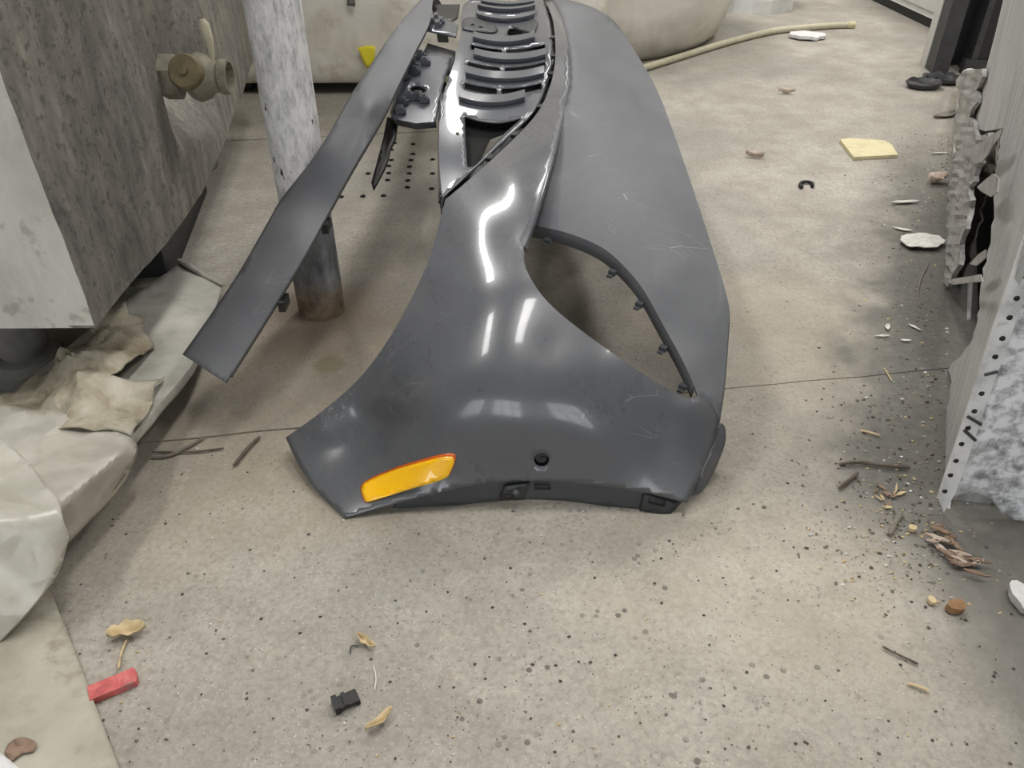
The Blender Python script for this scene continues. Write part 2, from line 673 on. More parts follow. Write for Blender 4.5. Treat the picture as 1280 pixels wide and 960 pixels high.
def mat_post():
    m = Mat('peeling_pipe_paint', rough=0.75)
    n = m.noise(85, 6, 0.75, vec=m.scaled((1, 1, 0.35)), dist=0.2)
    c = m.ramp(n, [(0.34, sr(160, 159, 160)), (0.48, sr(204, 203, 203)), (0.62, sr(228, 226, 224))])
    zz = m.dot((0, 0, 1), (0, 0, 0))
    zn = m.math('ADD', zz, m.math('MULTIPLY', m.math('SUBTRACT', m.noise(14, 5, 0.7), 0.5), 0.16))
    steel = m.ramp(m.noise(25, 5, 0.7, vec=m.scaled((1, 1, 0.4))), [(0.35, sr(84, 86, 88)), (0.55, sr(128, 131, 134)), (0.7, sr(158, 160, 161))])
    rust = m.ramp(m.noise(30, 5, 0.7), [(0.35, sr(84, 72, 58)), (0.6, sr(132, 114, 92))])
    c = m.mix(m.step(zn, 0.25, 0.18), c, steel)
    c = m.mix(m.step(zn, 0.12, 0.02), c, rust)
    chip = m.math('MULTIPLY', m.step(m.noise(60, 3, 0.6, vec=m.scaled((1, 1, 0.35))), 0.66, 0.70), 1.0)
    c = m.mix(chip, c, sr(62, 58, 56))
    m.set('Base Color', c)
    m.bump(n, 0.3, 0.004)
    return m.m


M['post'] = mat_post()


def mat_sheet(name, stops, rough, scale, stain=None, coat=0.0, crease=0.0, bump=0.2):
    m = Mat(name, rough=rough, coat=coat)
    n = m.noise(scale, 6, 0.62, dist=0.3)
    c = m.ramp(n, [(p, sr(*q)) for p, q in stops])
    if stain:
        c = m.mix(m.math('MULTIPLY', m.step(m.noise(stain[0], 5, 0.65), stain[1], stain[1] + 0.12), stain[3]), c, sr(*stain[2]))
    m.set('Base Color', c)
    m.set('Coat Roughness', 0.2)
    if crease:                                   # sharp fold lines of film and cloth
        def fold_(sc_):
            q_ = m.node('ShaderNodeVectorMath', operation='ADD')
            w_ = m.node('ShaderNodeTexNoise')
            w_.inputs['Scale'].default_value = sc_ * .6
            m.link(m.pos, w_.inputs['Vector'])
            k_ = m.node('ShaderNodeVectorMath', operation='SCALE')
            k_.inputs['Scale'].default_value = 1.2 / sc_
            m.link(w_.outputs['Color'], k_.inputs[0])
            m.link(m.pos, q_.inputs[0])
            m.link(k_.outputs[0], q_.inputs[1])
            return m.voro(sc_, vec=q_.outputs[0])
        hh = m.math('ADD', fold_(7), m.math('MULTIPLY', fold_(16), 0.5))
        hh = m.math('ADD', hh, m.math('MULTIPLY', m.noise(scale * 5, 5, 0.6), 0.12))
        m.bump(hh, crease, 0.05)
    else:
        m.bump(m.noise(scale * 4, 5, 0.6), bump, 0.004)
    return m.m


M['board'] = mat_sheet('dusty_grey_board', [(0.3, (150, 148, 138)), (0.5, (178, 176, 167)), (0.7, (194, 191, 181))], 0.85, 12, (30, 0.62, (128, 124, 113), 0.6))
M['board_edge'] = plain('board_edge', (120, 118, 108), 0.85, var=0.3)
M['tarp'] = mat_sheet('stained_tarp', [(0.3, (128, 116, 94)), (0.5, (170, 162, 143)), (0.7, (194, 189, 176))], 0.8, 14, (9, 0.52, (122, 104, 78), 0.55), crease=0.55)
M['plastic'] = mat_sheet('dusty_plastic_film', [(0.3, (160, 156, 142)), (0.5, (182, 178, 166)), (0.7, (198, 195, 184))], 0.42, 7, (5, 0.55, (150, 141, 120), 0.5), coat=0.4, crease=0.4)
M['sheet'] = mat_sheet('dirty_sheet', [(0.3, (140, 135, 120)), (0.5, (168, 163, 148)), (0.7, (184, 180, 166))], 0.8, 9, (11, 0.55, (126, 115, 95), 0.6), crease=0.12)
M['container'] = mat_sheet('grimy_white_container', [(0.3, (204, 196, 180)), (0.5, (228, 223, 211)), (0.7, (240, 237, 229))], 0.6, 5, (8, 0.55, (172, 158, 134), 0.45), crease=0.15)
M['bag'] = mat_sheet('woven_bag', [(0.3, (190, 185, 174)), (0.5, (212, 208, 198)), (0.7, (228, 225, 217))], 0.75, 4, (3, 0.58, (176, 166, 150), 0.5), crease=0.12)
M['hose'] = plain('cream_hose', (190, 184, 160), 0.55, var=0.15)
M['yellow'] = plain('yellow_tape', (252, 236, 60), 0.6, var=0.1)
M['sponge'] = plain('yellow_foam', (208, 198, 160), 0.9, var=0.15, scale=30)
M['wood'] = mat_streak('weathered_plywood', [(0.3, (152, 152, 150)), (0.5, (184, 184, 182)), (0.7, (204, 204, 202))], 45, 0.06, 0.85, None, 0.3)
M['wood_dark'] = mat_streak('rotten_plywood', [(0.3, (104, 103, 100)), (0.46, (150, 149, 146)), (0.65, (182, 181, 178))], 40, 0.12, 0.9, None, 0.5)
M['splinter'] = plain('pale_splinter', (164, 162, 157), 0.9, var=0.3, scale=30)
M['zinc'] = mat_sheet('mottled_zinc', [(0.36, (136, 137, 139)), (0.47, (196, 197, 199)), (0.58, (238, 239, 241))], 0.5, 55, (24, 0.55, (128, 128, 128), 0.5), bump=0.12)
M['strip'] = mat_sheet('pale_metal_strip', [(0.32, (180, 180, 180)), (0.5, (226, 226, 226)), (0.7, (240, 240, 240))], 0.55, 18, (20, 0.6, (130, 129, 126), 0.6))
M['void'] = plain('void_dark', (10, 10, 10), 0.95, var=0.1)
M['iron'] = plain('dark_iron', (58, 58, 60), 0.5, var=0.35, scale=30)
M['iron_black'] = plain('black_iron', (30, 30, 31), 0.5, var=0.3)
M['pale'] = plain('pale_panel', (196, 195, 190), 0.7, var=0.12, scale=14)
M['white'] = plain('white_plastic', (214, 214, 212), 0.55, var=0.15, scale=20)
M['red'] = mat_sheet('chipped_red_paint', [(0.35, (160, 78, 74)), (0.5, (192, 90, 88)), (0.65, (206, 116, 112))], 0.6, 60, (70, 0.55, (140, 128, 120), 0.9))
M['leaf'] = plain('dry_leaf', (196, 176, 138), 0.85, var=0.3, scale=60)
M['leaf_brown'] = plain('brown_leaf', (140, 118, 100), 0.85, var=0.35, scale=60)
M['leaf_pale'] = plain('pale_leaf', (190, 174, 160), 0.85, var=0.25, scale=60)
M['twig'] = plain('twig_bark', (92, 82, 72), 0.9, var=0.35, scale=60)
M['twig_grey'] = plain('grey_twig', (120, 114, 104), 0.9, var=0.3, scale=60)
M['chip'] = plain('pale_chip', (206, 203, 196), 0.8, var=0.2, scale=50)
M['stone'] = plain('brown_stone', (142, 108, 74), 0.8, var=0.3, scale=60)
M['wallp'] = plain('wall_plaster', (150, 148, 142), 0.9, var=0.2, scale=2)
M['ceil'] = plain('ceiling_paint', (150, 150, 148), 0.9, var=0.1, scale=1)
M['frame'] = plain('window_frame', (40, 42, 44), 0.6)


def mat_reflector():
    m = Mat('amber_reflector', rough=0.18, coat=1.0)
    v = m.voro(900)
    m.set('Base Color', m.ramp(v, [(0.0, (1.0, 0.68, 0.0, 1)), (0.5, (1.0, 0.54, 0.0, 1)), (1.0, (1.0, 0.38, 0.0, 1))]))
    m.bump(v, 0.15, 0.001)
    return m.m


M['amber'] = mat_reflector()
M['amber_rim'] = plain('amber_rim', (205, 90, 12), 0.3, var=0.1, coat=0.5)

# ------------------------------------------------------------------ the setting: floor slabs, walls, ceiling, windows
mb = MB()
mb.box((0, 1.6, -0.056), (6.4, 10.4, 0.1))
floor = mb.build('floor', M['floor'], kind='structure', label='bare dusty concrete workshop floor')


def joint(p, q):
    a, b = atz(*p), atz(*q)
    return lambda x: a.y + (b.y - a.y) * (x - a.x) / (b.x - a.x)


JN = [lambda x: -3.5, joint((180, 553), (1110, 467)), joint((270, 268), (545, 264)), joint((292, 176), (420, 170)), lambda x: 6.7]
XS = np.arange(-3.1, 3.11, 0.05)
XSP = 0.34                                     # lengthwise joint under the bumper
for k, (ja, jb, xa, xb) in enumerate(((0, 1, -3.1, 3.1), (1, 2, -3.1, XSP), (2, 3, -3.1, XSP), (3, 4, -3.1, XSP), (1, 4, XSP + .002, 3.1))):
    ya, yb = JN[ja], JN[jb]
    top = (0.0, 0.0018, 0.0008, 0.002, 0.0012)[k] - 0.001
    v, f = [], []
    XK = [xa] + [x for x in XS if xa + .01 < x < xb - .01] + [xb]
    n = len(XK)
    for x in XK:
        wa = ya(x) + (0.0009 if x < .3 else .0003) + 0.004 * noise.noise((x * 9, ja * 3.1, 0)) + 0.002 * abs(noise.noise((x * 40, k, 3)))
        wb = yb(x) - (0.0009 if x < .3 else .0003) + 0.004 * noise.noise((x * 9, jb * 3.1, 0)) - 0.002 * abs(noise.noise((x * 40, k, 9)))
        v += [(x, wa, -0.0055), (x, wa, top), (x, wb, top), (x, wb, -0.0055)]
    for i in range(n - 1):
        a, b = 4 * i, 4 * (i + 1)
        f += [(a, b, b + 1, a + 1), (a + 1, b + 1, b + 2, a + 2), (a + 2, b + 2, b + 3, a + 3)]
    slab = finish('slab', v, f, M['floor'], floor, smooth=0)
    if k == 2:
        slab_perf = slab

# small drilled holes in the slab behind the bumper gap
hole_me = None
for (hx, hy) in ((428, 710), (330, 738), (420, 738), (318, 765), (413, 768), (222, 800), (317, 798), (412, 800), (312, 830), (405, 832), (293, 902), (198, 905), (98, 908), (403, 863), (330, 690), (430, 665), (520, 735), (520, 800), (515, 870), (345, 660)):
    p = atz(400 + hx / 3.694, hy / 3.694, 0.0015)
    if hole_me is None:
        mb = MB()
        mb.lathe([(0.0001, 0.0016), (0.0055, 0.0012), (0.0072, 0.0)], (0, 0, 0), n=10)
        o = mb.build('drilled_hole', M['void'], slab_perf, origin=(0, 0, 0))
        hole_me = o
    else:
        o = hole_me.copy()
        COL.objects.link(o)
    o.parent = slab_perf
    o.location = p - ORG[slab_perf.name]


def wall(name, c, s, m='wallp'):
    b = MB()
    b.box(c, s)
    return b.build(name, M[m], kind='structure', smooth=0)


wall('wall_left', (-3.15, 1.6, 1.7), (0.1, 10.4, 3.4))
wall('wall_right', (3.15, 1.6, 1.7), (0.1, 10.4, 3.4))
wall('wall_far', (0, 6.75, 1.7), (6.2, 0.1, 3.4))
wall('ceiling', (0, 1.6, 3.45), (6.4, 10.4, 0.1), 'ceil')
# wall behind the camera, with three windows
WX = [(-2.6, -1.5), (-1.1, 0.1), (0.9, 2.1)]
b = MB()
b.box((0, -3.55, 0.5), (6.2, 0.1, 1.0))
b.box((0, -3.55, 3.05), (6.2, 0.1, 0.7))
xs = [-3.1] + [x for w in WX for x in w] + [3.1]
for i in range(0, len(xs), 2):
    b.box(((xs[i] + xs[i + 1]) / 2, -3.55, 1.85), (xs[i + 1] - xs[i], 0.1, 1.7))
b.build('wall_near', M['wallp'], kind='structure', smooth=0)
for i, (a, c) in enumerate(WX):
    b = MB()
    for x in (a + 0.03, (2 * a + c) / 3, (a + 2 * c) / 3, c - 0.03):
        b.box((x, -3.55, 1.85), (0.05, 0.07, 1.7))
    for z in (1.03, 1.85, 2.67):
        b.box(((a + c) / 2, -3.55, z), (c - a - 0.06, 0.06, 0.05))
    b.build('window_%d' % (i + 1), M['frame'], kind='structure', smooth=0)

# ------------------------------------------------------------------ the bumper (lying face up, its width running away from the camera)
BUMP = empty('car_bumper', (0.05, 1.2, 0), 'dusty dark grey plastic car bumper lying face up on the concrete floor', 'bumper')

ridge = spl([(705, 135), (692, 185), (678, 235), (663, 283), (654, 308)])
fog_low = spl([(654, 308), (657, 335), (680, 372), (720, 408), (790, 458), (850, 494), (866, 498)])
fog_tip = spl([(866, 498), (872, 494), (868, 482)])
fog_high = spl([(868, 482), (852, 448), (830, 408), (806, 365), (785, 338), (755, 311), (715, 293), (675, 283), (663, 283)])
fold = spl([(690, 0), (703, 25), (711, 60), (712, 100), (705, 135)])
seam = spl([(557, 249), (580, 230), (625, 190), (668, 146), (686, 112), (694, 75), (692, 30), (682, 0)])
head = spl([(545, 295), (551, 272), (557, 249)])
head2 = spl([(357, 547), (400, 516), (440, 482), (470, 447), (497, 405), (522, 357), (536, 325), (545, 295)])
prong = [(431, 647), (388, 604), (372, 580), (357, 547)]
arch = spl([(858, 629), (800, 615), (720, 604), (650, 601), (590, 607), (500, 628), (431, 647)])
right_low = spl([(899, 522), (893, 548), (880, 582), (866, 614), (858, 629)])
join = spl([(872, 494), (888, 503), (899, 522)], 4)
# main panel: seam -> fold -> ridge -> lower edge of the fog light opening -> right edge -> wheel arch -> prong -> headlight edge
loopA = chain(list(reversed(seam)), list(reversed(head)), list(reversed(head2)), list(reversed(prong)), list(reversed(arch)), list(reversed(right_low)), list(reversed(join)), [(872, 494), (866, 498)], list(reversed(fog_low)), list(reversed(ridge)), list(reversed(fold)), [(690, 0), (682, 0)])
plug = [(677 + 9.5 * math.cos(a), 575 + 9 * math.sin(a)) for a in np.linspace(0, 2 * math.pi, 16, endpoint=False)]
FAR = [(0, .15, -.02), (0, .35, -.09), (0, .46, -.2), (0, .5, -.36)]
patch('fascia_side_panel', loopA, SA, M['paint'], BUMP, holes=[plug], s=7, thick=0.003,
      skirts=[(ridge, [(.0025, .0, -.001), (.0042, .001, -.004), (.0045, .003, -.010), (-.002, .008, -.028)]), (fog_low, [(.003, .006, -.008), (.001, .01, -.03)]),
              (head2, [(.0, .004, -.006), (.004, .006, -.018)]), (head, [(.0, .002, -.006), (.004, .003, -.018)]), (seam, [(0, 0, -.012)]),
              ([(682, 0), (690, 0)], FAR)], smooth=40)

B_ctrl = [(742, 9, .382), (766, 26, .352), (790, 60, .340), (820, 110, .315), (837, 155, .300), (865, 230, .275), (893, 330, .228), (909, 382, .198), (907, 440, .160),
          (760, 150, .345), (760, 250, .303), (740, 304, .266), (790, 345, .24), (830, 410, .19), (868, 488, .137), (840, 340, .243), (840, 230, .290), (800, 110, .333), (745, 60, .388), (876, 430, .172)]
B_ctrl += SA.ctrl_at([(872, 494), (886, 502), (899, 522), (885, 530), (860, 515), (880, 560), (850, 560), (820, 520), (868, 605)])
B_ctrl += SA.ctrl_at([(690, 0), (703, 25), (711, 60), (712, 100), (705, 135)])
B_ctrl += [(x, y, SA(x, y).z - dz) for x, y, dz in ((692, 185, .016), (678, 235, .024), (663, 283, .03))]
SB = Surf(B_ctrl, 5e-4)

FOLD = np.array(resample(fold, 2, False))


def SBB(px, py):
    w = sm(425, 492, py)
    if py < 142:
        w = sm(16, 2, float(np.min(np.hypot(FOLD[:, 0] - px, FOLD[:, 1] - py))))
    return SB(px, py).lerp(SA(px, py), w) if w > 0 else SB(px, py)


right_up = spl([(899, 522), (905, 480), (909, 430), (911, 385), (903, 350), (892, 315), (865, 232), (838, 155), (820, 110), (795, 66), (768, 27), (740, 9), (712, 0)])
under = [(x - (0 if y < 140 else 9), y) for x, y in ridge if y < 284]
loopB = chain(right_up, [(712, 0), (690, 0)], fold, under, [(650, 283), (663, 283)], list(reversed(fog_high)), [(868, 482), (872, 494)], join)
patch('fascia_lower_panel', loopB, SBB, M['paint_dusty'], BUMP, s=7, thick=0.003,
      skirts=[(fog_high, [(-.001, .0005, -.004), (-.003, -.001, -.020)]), (right_up[:-14], [(.003, .002, -.008), (.0, .004, -.03)]),
              ([(712, 0), (690, 0)], FAR)], smooth=40)
# clip tabs on the flange of the fog light opening
for (tx, ty) in ((806, 365), (836, 420), (861, 468), (772, 325), (690, 286)):
    p = SB(tx, ty) + Vector((-.006, -.003, -.019))
    mb = MB()
    mb.box(p, (0.009, 0.011, 0.007), Matrix.Rotation(R(55), 3, 'Z'))
    mb.box(p + Vector((-.003, -.002, -.004)), (0.012, 0.008, 0.003), Matrix.Rotation(R(55), 3, 'Z'))
    mb.build('clip_tab', M['liner'], BUMP)
# sunken socket behind the round hole
mb = MB()
pc = SA(677, 575)
nn = Vector((0, -0.86, 0.35)).normalized()
mb.lathe([(0.0001, -0.012), (0.0085, -0.012), (0.0105, -0.004)], pc, nn, 18)
mb.lathe([(0.0001, -0.009), (0.004, -0.009), (0.0045, -0.012)], pc + Vector((.003, 0, -.003)), nn, 10)
mb.build('sensor_socket', M['black'], BUMP)

# amber side reflector
ref = closed([(455, 618), (453, 607), (462, 598), (500, 583), (545, 571), (563, 569), (568, 574), (563, 588), (554, 597), (510, 610), (470, 622), (459, 624)], 4)
OUT = Vector((0, -0.0035, 0.001))
big = [(511 + (x - 511) * 1.03, 597 + (y - 597) * 1.09) for x, y in ref]
rim = patch('side_reflector', big, SA, M['amber_rim'], BUMP, s=5, thick=0.004, lift=OUT * 0.6, label='amber side reflector')
patch('lens', ref, SA, M['amber'], rim, s=5, thick=0.003, lift=OUT * 1.6)

# wheel arch flange under the side panel
lin_low = spl([(486, 640), (520, 641), (560, 636), (640, 628), (700, 629), (760, 636), (838, 648)])
lin_ctrl = [(486, 640, .002), (560, 636, .004), (640, 628, .014), (700, 629, .014), (760, 636, .006), (838, 648, -.001), (500, 626, .024), (600, 604, .052), (650, 598, .058), (720, 601, .055), (800, 612, .042), (858, 625, .024)]
LINS = Surf([(c[0], c[1] + 3, c[2] - .006) for c in lin_ctrl], 1e-3)
liner = patch('wheel_arch_flange', chain(lin_low, [(838, 648), (858, 628)], spl([(858, 626), (800, 612), (720, 601), (650, 598), (600, 604), (500, 626)]), [(486, 640)]), LINS, M['liner'], BUMP, s=6, thick=0.003, lift=Vector((0, .010, -.005)))
for quad in ([(631, 608), (662, 604), (655, 625), (624, 626)], [(806, 618), (850, 628), (838, 645), (800, 638)]):
    patch('mounting_tab', quad, LINS, M['dark'], liner, s=6, thick=0.004, lift=Vector((0, .004, -.004)))
for quad in ([(668, 606), (688, 607), (689, 612), (668, 611)], [(813, 622), (833, 626), (831, 633), (811, 628)], [(629, 619), (643, 619), (643, 622), (629, 622)]):
    patch('slot', quad, LINS, M['black'], liner, s=5, thick=0.002, lift=Vector((0, .002, -.003)))
mb = MB()
mb.lathe([(0.0001, 0.004), (0.004, 0.003), (0.005, 0.0)], LINS(645, 612) + Vector((0, -.001, -.004)), (0, -.9, .4), 10)
mb.build('rivet', M['liner'], liner)
# corner flap at the right
FS = Surf([(897, 532, .085), (906, 540, .075), (906, 558, .06), (881, 612, .004), (866, 622, .004), (876, 590, .03)], 1e-3)
flap = chain(spl([(897, 534), (903, 531), (907, 541), (905, 560), (893, 590), (880, 612), (868, 620)]), [(864, 620), (880, 582), (893, 548)])
patch('corner_flap', flap, FS, M['paint'], BUMP, s=5, thick=0.006, lift=Vector((0.001, .003, 0)))

# strip above the headlight / hood edge
S_ctrl = [(228, 443, .112), (255, 460, .122), (282, 478, .112), (300, 340, .195), (340, 268, .255), (322, 360, .20), (355, 400, .172), (370, 290, .262), (405, 275, .262), (355, 247, .272), (400, 185, .343), (440, 200, .33), (435, 120, .383), (480, 142, .37), (462, 130, .395),
          (500, 100, .388), (470, 70, .402), (495, 60, .415), (525, 0, .408), (540, 8, .412), (520, 60, .405)]
SS = Surf(S_ctrl, 1e-3)
s_left = spl([(228, 443), (262, 395), (300, 338), (340, 268)]) + spl([(340, 268), (352, 248), (398, 188), (437, 121), (472, 68), (500, 28), (525, 0)])
s_right = spl([(541, 0), (537, 28), (520, 62), (499, 104), (480, 143), (440, 212), (409, 268), (380, 320), (330, 402), (282, 478)])
patch('hood_edge_strip', chain(s_left, s_right), SS, M['paint_dusty'], BUMP, s=6, thick=0.004,
      skirts=[(s_right[:-1], [(.0, .0, -.004), (-.003, .002, -.012)]), ([(525, 0), (541, 0)], FAR[:3])], smooth=40)
for (ax_, ay_) in ((406, 275), (352, 372)):
    mb = MB()
    mb.box(SS(ax_, ay_) + Vector((.0, .006, -.012)), (0.010, 0.03, 0.016))
    mb.build('clip_tab', M['black'], BUMP)

# lower grille insert with slots and raised bars
G_ctrl = [(553, 250, .268), (585, 222, .288), (665, 142, .335), (690, 100, .356), (690, 50, .397), (685, 3, .386), (553, 160, .322), (560, 100, .366), (575, 50, .398), (580, 8, .392), (620, 110, .347), (625, 60, .378), (620, 10, .389), (590, 170, .312)]
SG = Surf(G_ctrl, 1e-3)
g_out = chain(spl([(553, 247), (549, 200), (549, 150), (550, 128)]), spl([(550, 128), (560, 100), (572, 62), (577, 30), (578, 8)]), spl([(578, 8), (584, 3), (610, 3), (640, 6), (664, 0)]), [(664, 0), (679, 0)],
              spl([(679, 0), (688, 30), (690, 75), (682, 110), (664, 143), (620, 185), (576, 226), (553, 247)]))


def bar(x0, x1, y0, h, sag, skew=0.0):
    up = [(x0 + (x1 - x0) * t, y0 + sag * 4 * t * (1 - t) + skew * t) for t in np.linspace(0, 1, 9)]
    lo = [(x, y + h) for x, y in reversed(up)]
    return up + lo


tri = chain(spl([(581, 145), (600, 151), (625, 153), (653, 147)]), spl([(653, 147), (625, 172), (598, 203), (588, 209)]), [(584, 208), (582, 175)])
slots = []
for (x0, x1, y0, h, sag) in ((589, 681, 55, 6.5, 6.5), (585, 681, 77, 7, 7), (581, 677, 103, 8, 7)):
    xm = (x0 + x1) / 2 - 6
    yy = lambda x: y0 + sag * 4 * ((x - x0) / (x1 - x0)) * (1 - (x - x0) / (x1 - x0))
    for (a, c) in ((x0, xm - 2), (xm + 4, x1)):
        u = [(x, yy(x)) for x in np.linspace(a, c, 6)]
        slots.append(u + [(x, y + h) for x, y in reversed(u)])
slots.append(closed([(635, 38), (640, 35), (656, 41), (663, 45), (655, 49), (642, 48), (635, 44)], 3))
for (x0, x1, y0, sag) in ((596, 671, 14.5, 7),):
    slots.append(bar(x0, x1, y0, 1.8, sag))
grille = patch('grille_insert', g_out, SG, M['grille'], BUMP, holes=[tri] + slots, s=5, thick=0.003,
               skirts=[(spl([(553, 247), (549, 200), (549, 150), (550, 128), (560, 100), (572, 62), (577, 30), (578, 8)]), [(-.002, 0, -.012), (-.004, 0, -.03)]), ([(584, 3), (610, 3), (640, 6), (664, 0)], FAR[:3])], smooth=40)
for args in ((592, 668, 45, 7, 6), (593, 682, 66, 8, 6.5), (583, 680, 88, 9, 7.5), (575, 656, 118, 9.5, 7), (597, 668, 20, 3, 6), (598, 669, 9, 2.5, 5), (602, 668, 4, 2, 4)):
    lp = bar(*args)
    patch('grille_bar', lp, SG, M['grille'], grille, s=5, thick=0.003, lift=0.010, bevel=0,
          skirts=[(lp + [lp[0]], [(0, 0, -.003), (0, 0, -.012)])], smooth=30)
# recess with two small holes beside the centre, and the hollow of the tow eye
rec = closed([(578, 36), (580, 25), (592, 23), (608, 29), (622, 36), (618, 42), (600, 41), (584, 39)], 3)
rc = patch('recess', rec, SG, M['dark'], grille, s=4, thick=0.002, lift=0.003)
for (hx, hy) in ((591, 33), (601, 36)):
    mb = MB()
    mb.lathe([(0.0001, .001), (.004, .001), (.0045, 0)], SG(hx, hy) + Vector((0, 0, .004)), n=10)
    mb.build('screw_hole', M['void'], rc)
patch('tow_eye_hollow', closed([(640, 34), (655, 32), (672, 26), (669, 40), (660, 42), (648, 38)], 3), SG, M['dark'], grille, s=4, thick=0.002, lift=0.003)
mb = MB()
mb.lathe([(0.0001, .001), (.003, .001), (.0035, 0)], SG(572, 167) + Vector((0, 0, .001)), n=10)
mb.build('screw_hole', M['brass_cap'], grille)
# dark backing below the slots and along the seam
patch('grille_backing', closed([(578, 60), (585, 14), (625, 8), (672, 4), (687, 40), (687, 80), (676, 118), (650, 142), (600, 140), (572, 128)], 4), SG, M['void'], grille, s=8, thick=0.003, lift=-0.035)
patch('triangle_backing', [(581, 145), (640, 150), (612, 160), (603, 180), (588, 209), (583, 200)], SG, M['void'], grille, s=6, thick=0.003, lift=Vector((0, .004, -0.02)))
seam_in = spl([(679, 0), (688, 30), (690, 75), (682, 110), (664, 143), (620, 185), (576, 226), (553, 247)])
patch('seam_gasket', chain(seam, [(664, 0)], [(x - 6, y - 5) for x, y in seam_in]), SG, M['black'], BUMP, s=6, thick=0.003, lift=-0.014)
for (tx, ty) in ((688, 16), (689, 47), (691, 70), (687, 92), (673, 133), (641, 168), (610, 197)):
    mb = MB()
    mb.box(SG(tx, ty) + Vector((.004, 0, -.001)), (0.010, 0.02, 0.006), Matrix.Rotation(R(-20), 3, 'Z'))
    mb.build('seam_clip', M['black'], BUMP)
# slim side flange of the insert with clips, next to the headlight gap
FL = Surf([(548, 128, .33), (560, 132, .335), (549, 200, .27), (563, 200, .285), (550, 262, .245), (557, 248, .262)], 1e-3)
fl = patch('insert_side_flange', [(547, 127), (557, 128), (562, 150), (563, 180), (565, 215), (557, 250), (552, 268), (548, 250), (549, 200), (549, 160)], FL, M['liner'], BUMP, s=5, thick=0.003, lift=0.002)
for (tx, ty) in ((556, 148), (557, 175), (558, 205), (557, 228), (554, 246)):
    mb = MB()
    mb.box(FL(tx, ty) + Vector((0, 0, .006)), (0.010, 0.014, 0.008))
    mb.box(FL(tx, ty) + Vector((-.002, -.012, .005)), (0.004, 0.012, 0.005))
    mb.build('flange_clip', M['dark'], fl)

# carrier brackets between the strip and the grille insert
BR = Surf([(489, 140, .338), (545, 153, .322), (497, 112, .352), (550, 120, .345), (520, 70, .38), (566, 68, .375), (533, 30, .398), (572, 32, .398), (545, 5, .40), (575, 5, .40)], 1e-3)
br1 = patch('carrier_bracket', chain(spl([(488, 140), (496, 112), (507, 88), (518, 72)]), [(518, 70), (540, 66), (566, 70), (556, 100), (549, 125), (545, 152), (520, 154), (495, 149)]), BR, M['grille'], BUMP,
            holes=[closed([(513, 109), (520, 107), (530, 109), (532, 114), (524, 117), (515, 114)], 3)], s=5, thick=0.003, skirts=[([(488, 142), (495, 149), (520, 154), (545, 152)], [(0, .002, -.012)])])
for (tx, ty, a) in ((506, 98, 10), (519, 92, -8), (516, 84, 5), (531, 80, 0), (525, 72, 15), (503, 130, 0), (511, 124, 10), (522, 123, -10), (500, 141, 5), (530, 127, 0)):
    p = BR(tx, ty)
    mb = MB()
    Rm = Matrix.Rotation(R(a), 3, 'Z')
    mb.box(p + Vector((0, 0, .006)), (0.014, 0.02, 0.012), Rm)
    mb.box(p + Vector((.008, 0, .004)), (0.008, 0.012, 0.007), Rm)
    mb.box(p + Vector((0, -.004, .013)), (0.008, 0.006, 0.005), Rm)
    mb.build('retaining_clip', M['grille'], br1)
br2 = patch('carrier_bracket', [(535, 21), (548, 20), (573, 31), (570, 46), (552, 42), (534, 38)], BR, M['grille'], BUMP, s=5, thick=0.003)
for (tx, ty) in ((545, 24), (551, 29), (547, 33), (540, 28)):
    mb = MB()
    mb.box(BR(tx, ty) + Vector((0, 0, .006)), (0.01, 0.03, 0.012))
    mb.box(BR(tx, ty) + Vector((.006, 0, .004)), (0.006, 0.02, 0.006))
    mb.build('retaining_clip', M['grille'], br2)
patch('inner_carrier', [(505, 97), (520, 60), (534, 36), (569, 46), (566, 72), (540, 80), (518, 95)], BR, M['iron'], BUMP, s=7, thick=0.003, lift=-0.03)
patch('upper_duct', [(540, 0), (575, 0), (572, 16), (562, 22), (541, 22)], BR, M['black'], BUMP, s=6, thick=0.003, lift=-0.01)
# thin black arms hanging under the bracket
AR = Surf([(490, 146, .325), (482, 200, .275), (467, 234, .245), (498, 150, .322), (476, 195, .278)], 1e-3)
patch('support_arm', [(484, 146), (497, 149), (494, 172), (487, 186), (484, 200), (479, 212), (466, 236), (464, 228), (471, 203), (479, 172)], AR, M['black'], BUMP, s=5, thick=0.006)
patch('support_prong', [(500, 148), (504, 149), (502, 158)], AR, M['black'], BUMP, s=4, thick=0.004)

# ------------------------------------------------------------------ steel tank with valve
TZ = 0.20                                      # underside of the tank
FOOT = [tuple(atz(x, y, TZ))[:2] for x, y in ((118, 410), (160, 360), (205, 308), (255, 238), (280, 178), (301, 122))]
FOOT = [(y, x) for x, y in FOOT]
TY, TX = FOOT[0]
FOOT.append((2.4, FOOT[-1][1] - .06))
TANK = empty('steel_tank', (-1.3, 1.7, 0), 'big grey steel tank with a valve, raised on stub legs at left', 'tank')


def side_x(Y, z):
    x = float(np.interp(Y, [p[0] for p in FOOT], [p[1] for p in FOOT]))
    x -= 0.11 * sm(1.375, 1.41, Y) * sm(0.30, 0.43, z + .25 * (Y - 1.4)) * (1 - sm(1.52, 1.85, Y))
    x += 0.006 * noise.noise((Y * 5, z * 5, 1)) + 0.0015 * noise.noise((Y * 40, z * 30, 4))
    x += 0.01 * math.exp(-((Y - 1.70) / 0.012) ** 2) * sm(0.4, 0.5, z)
    return x


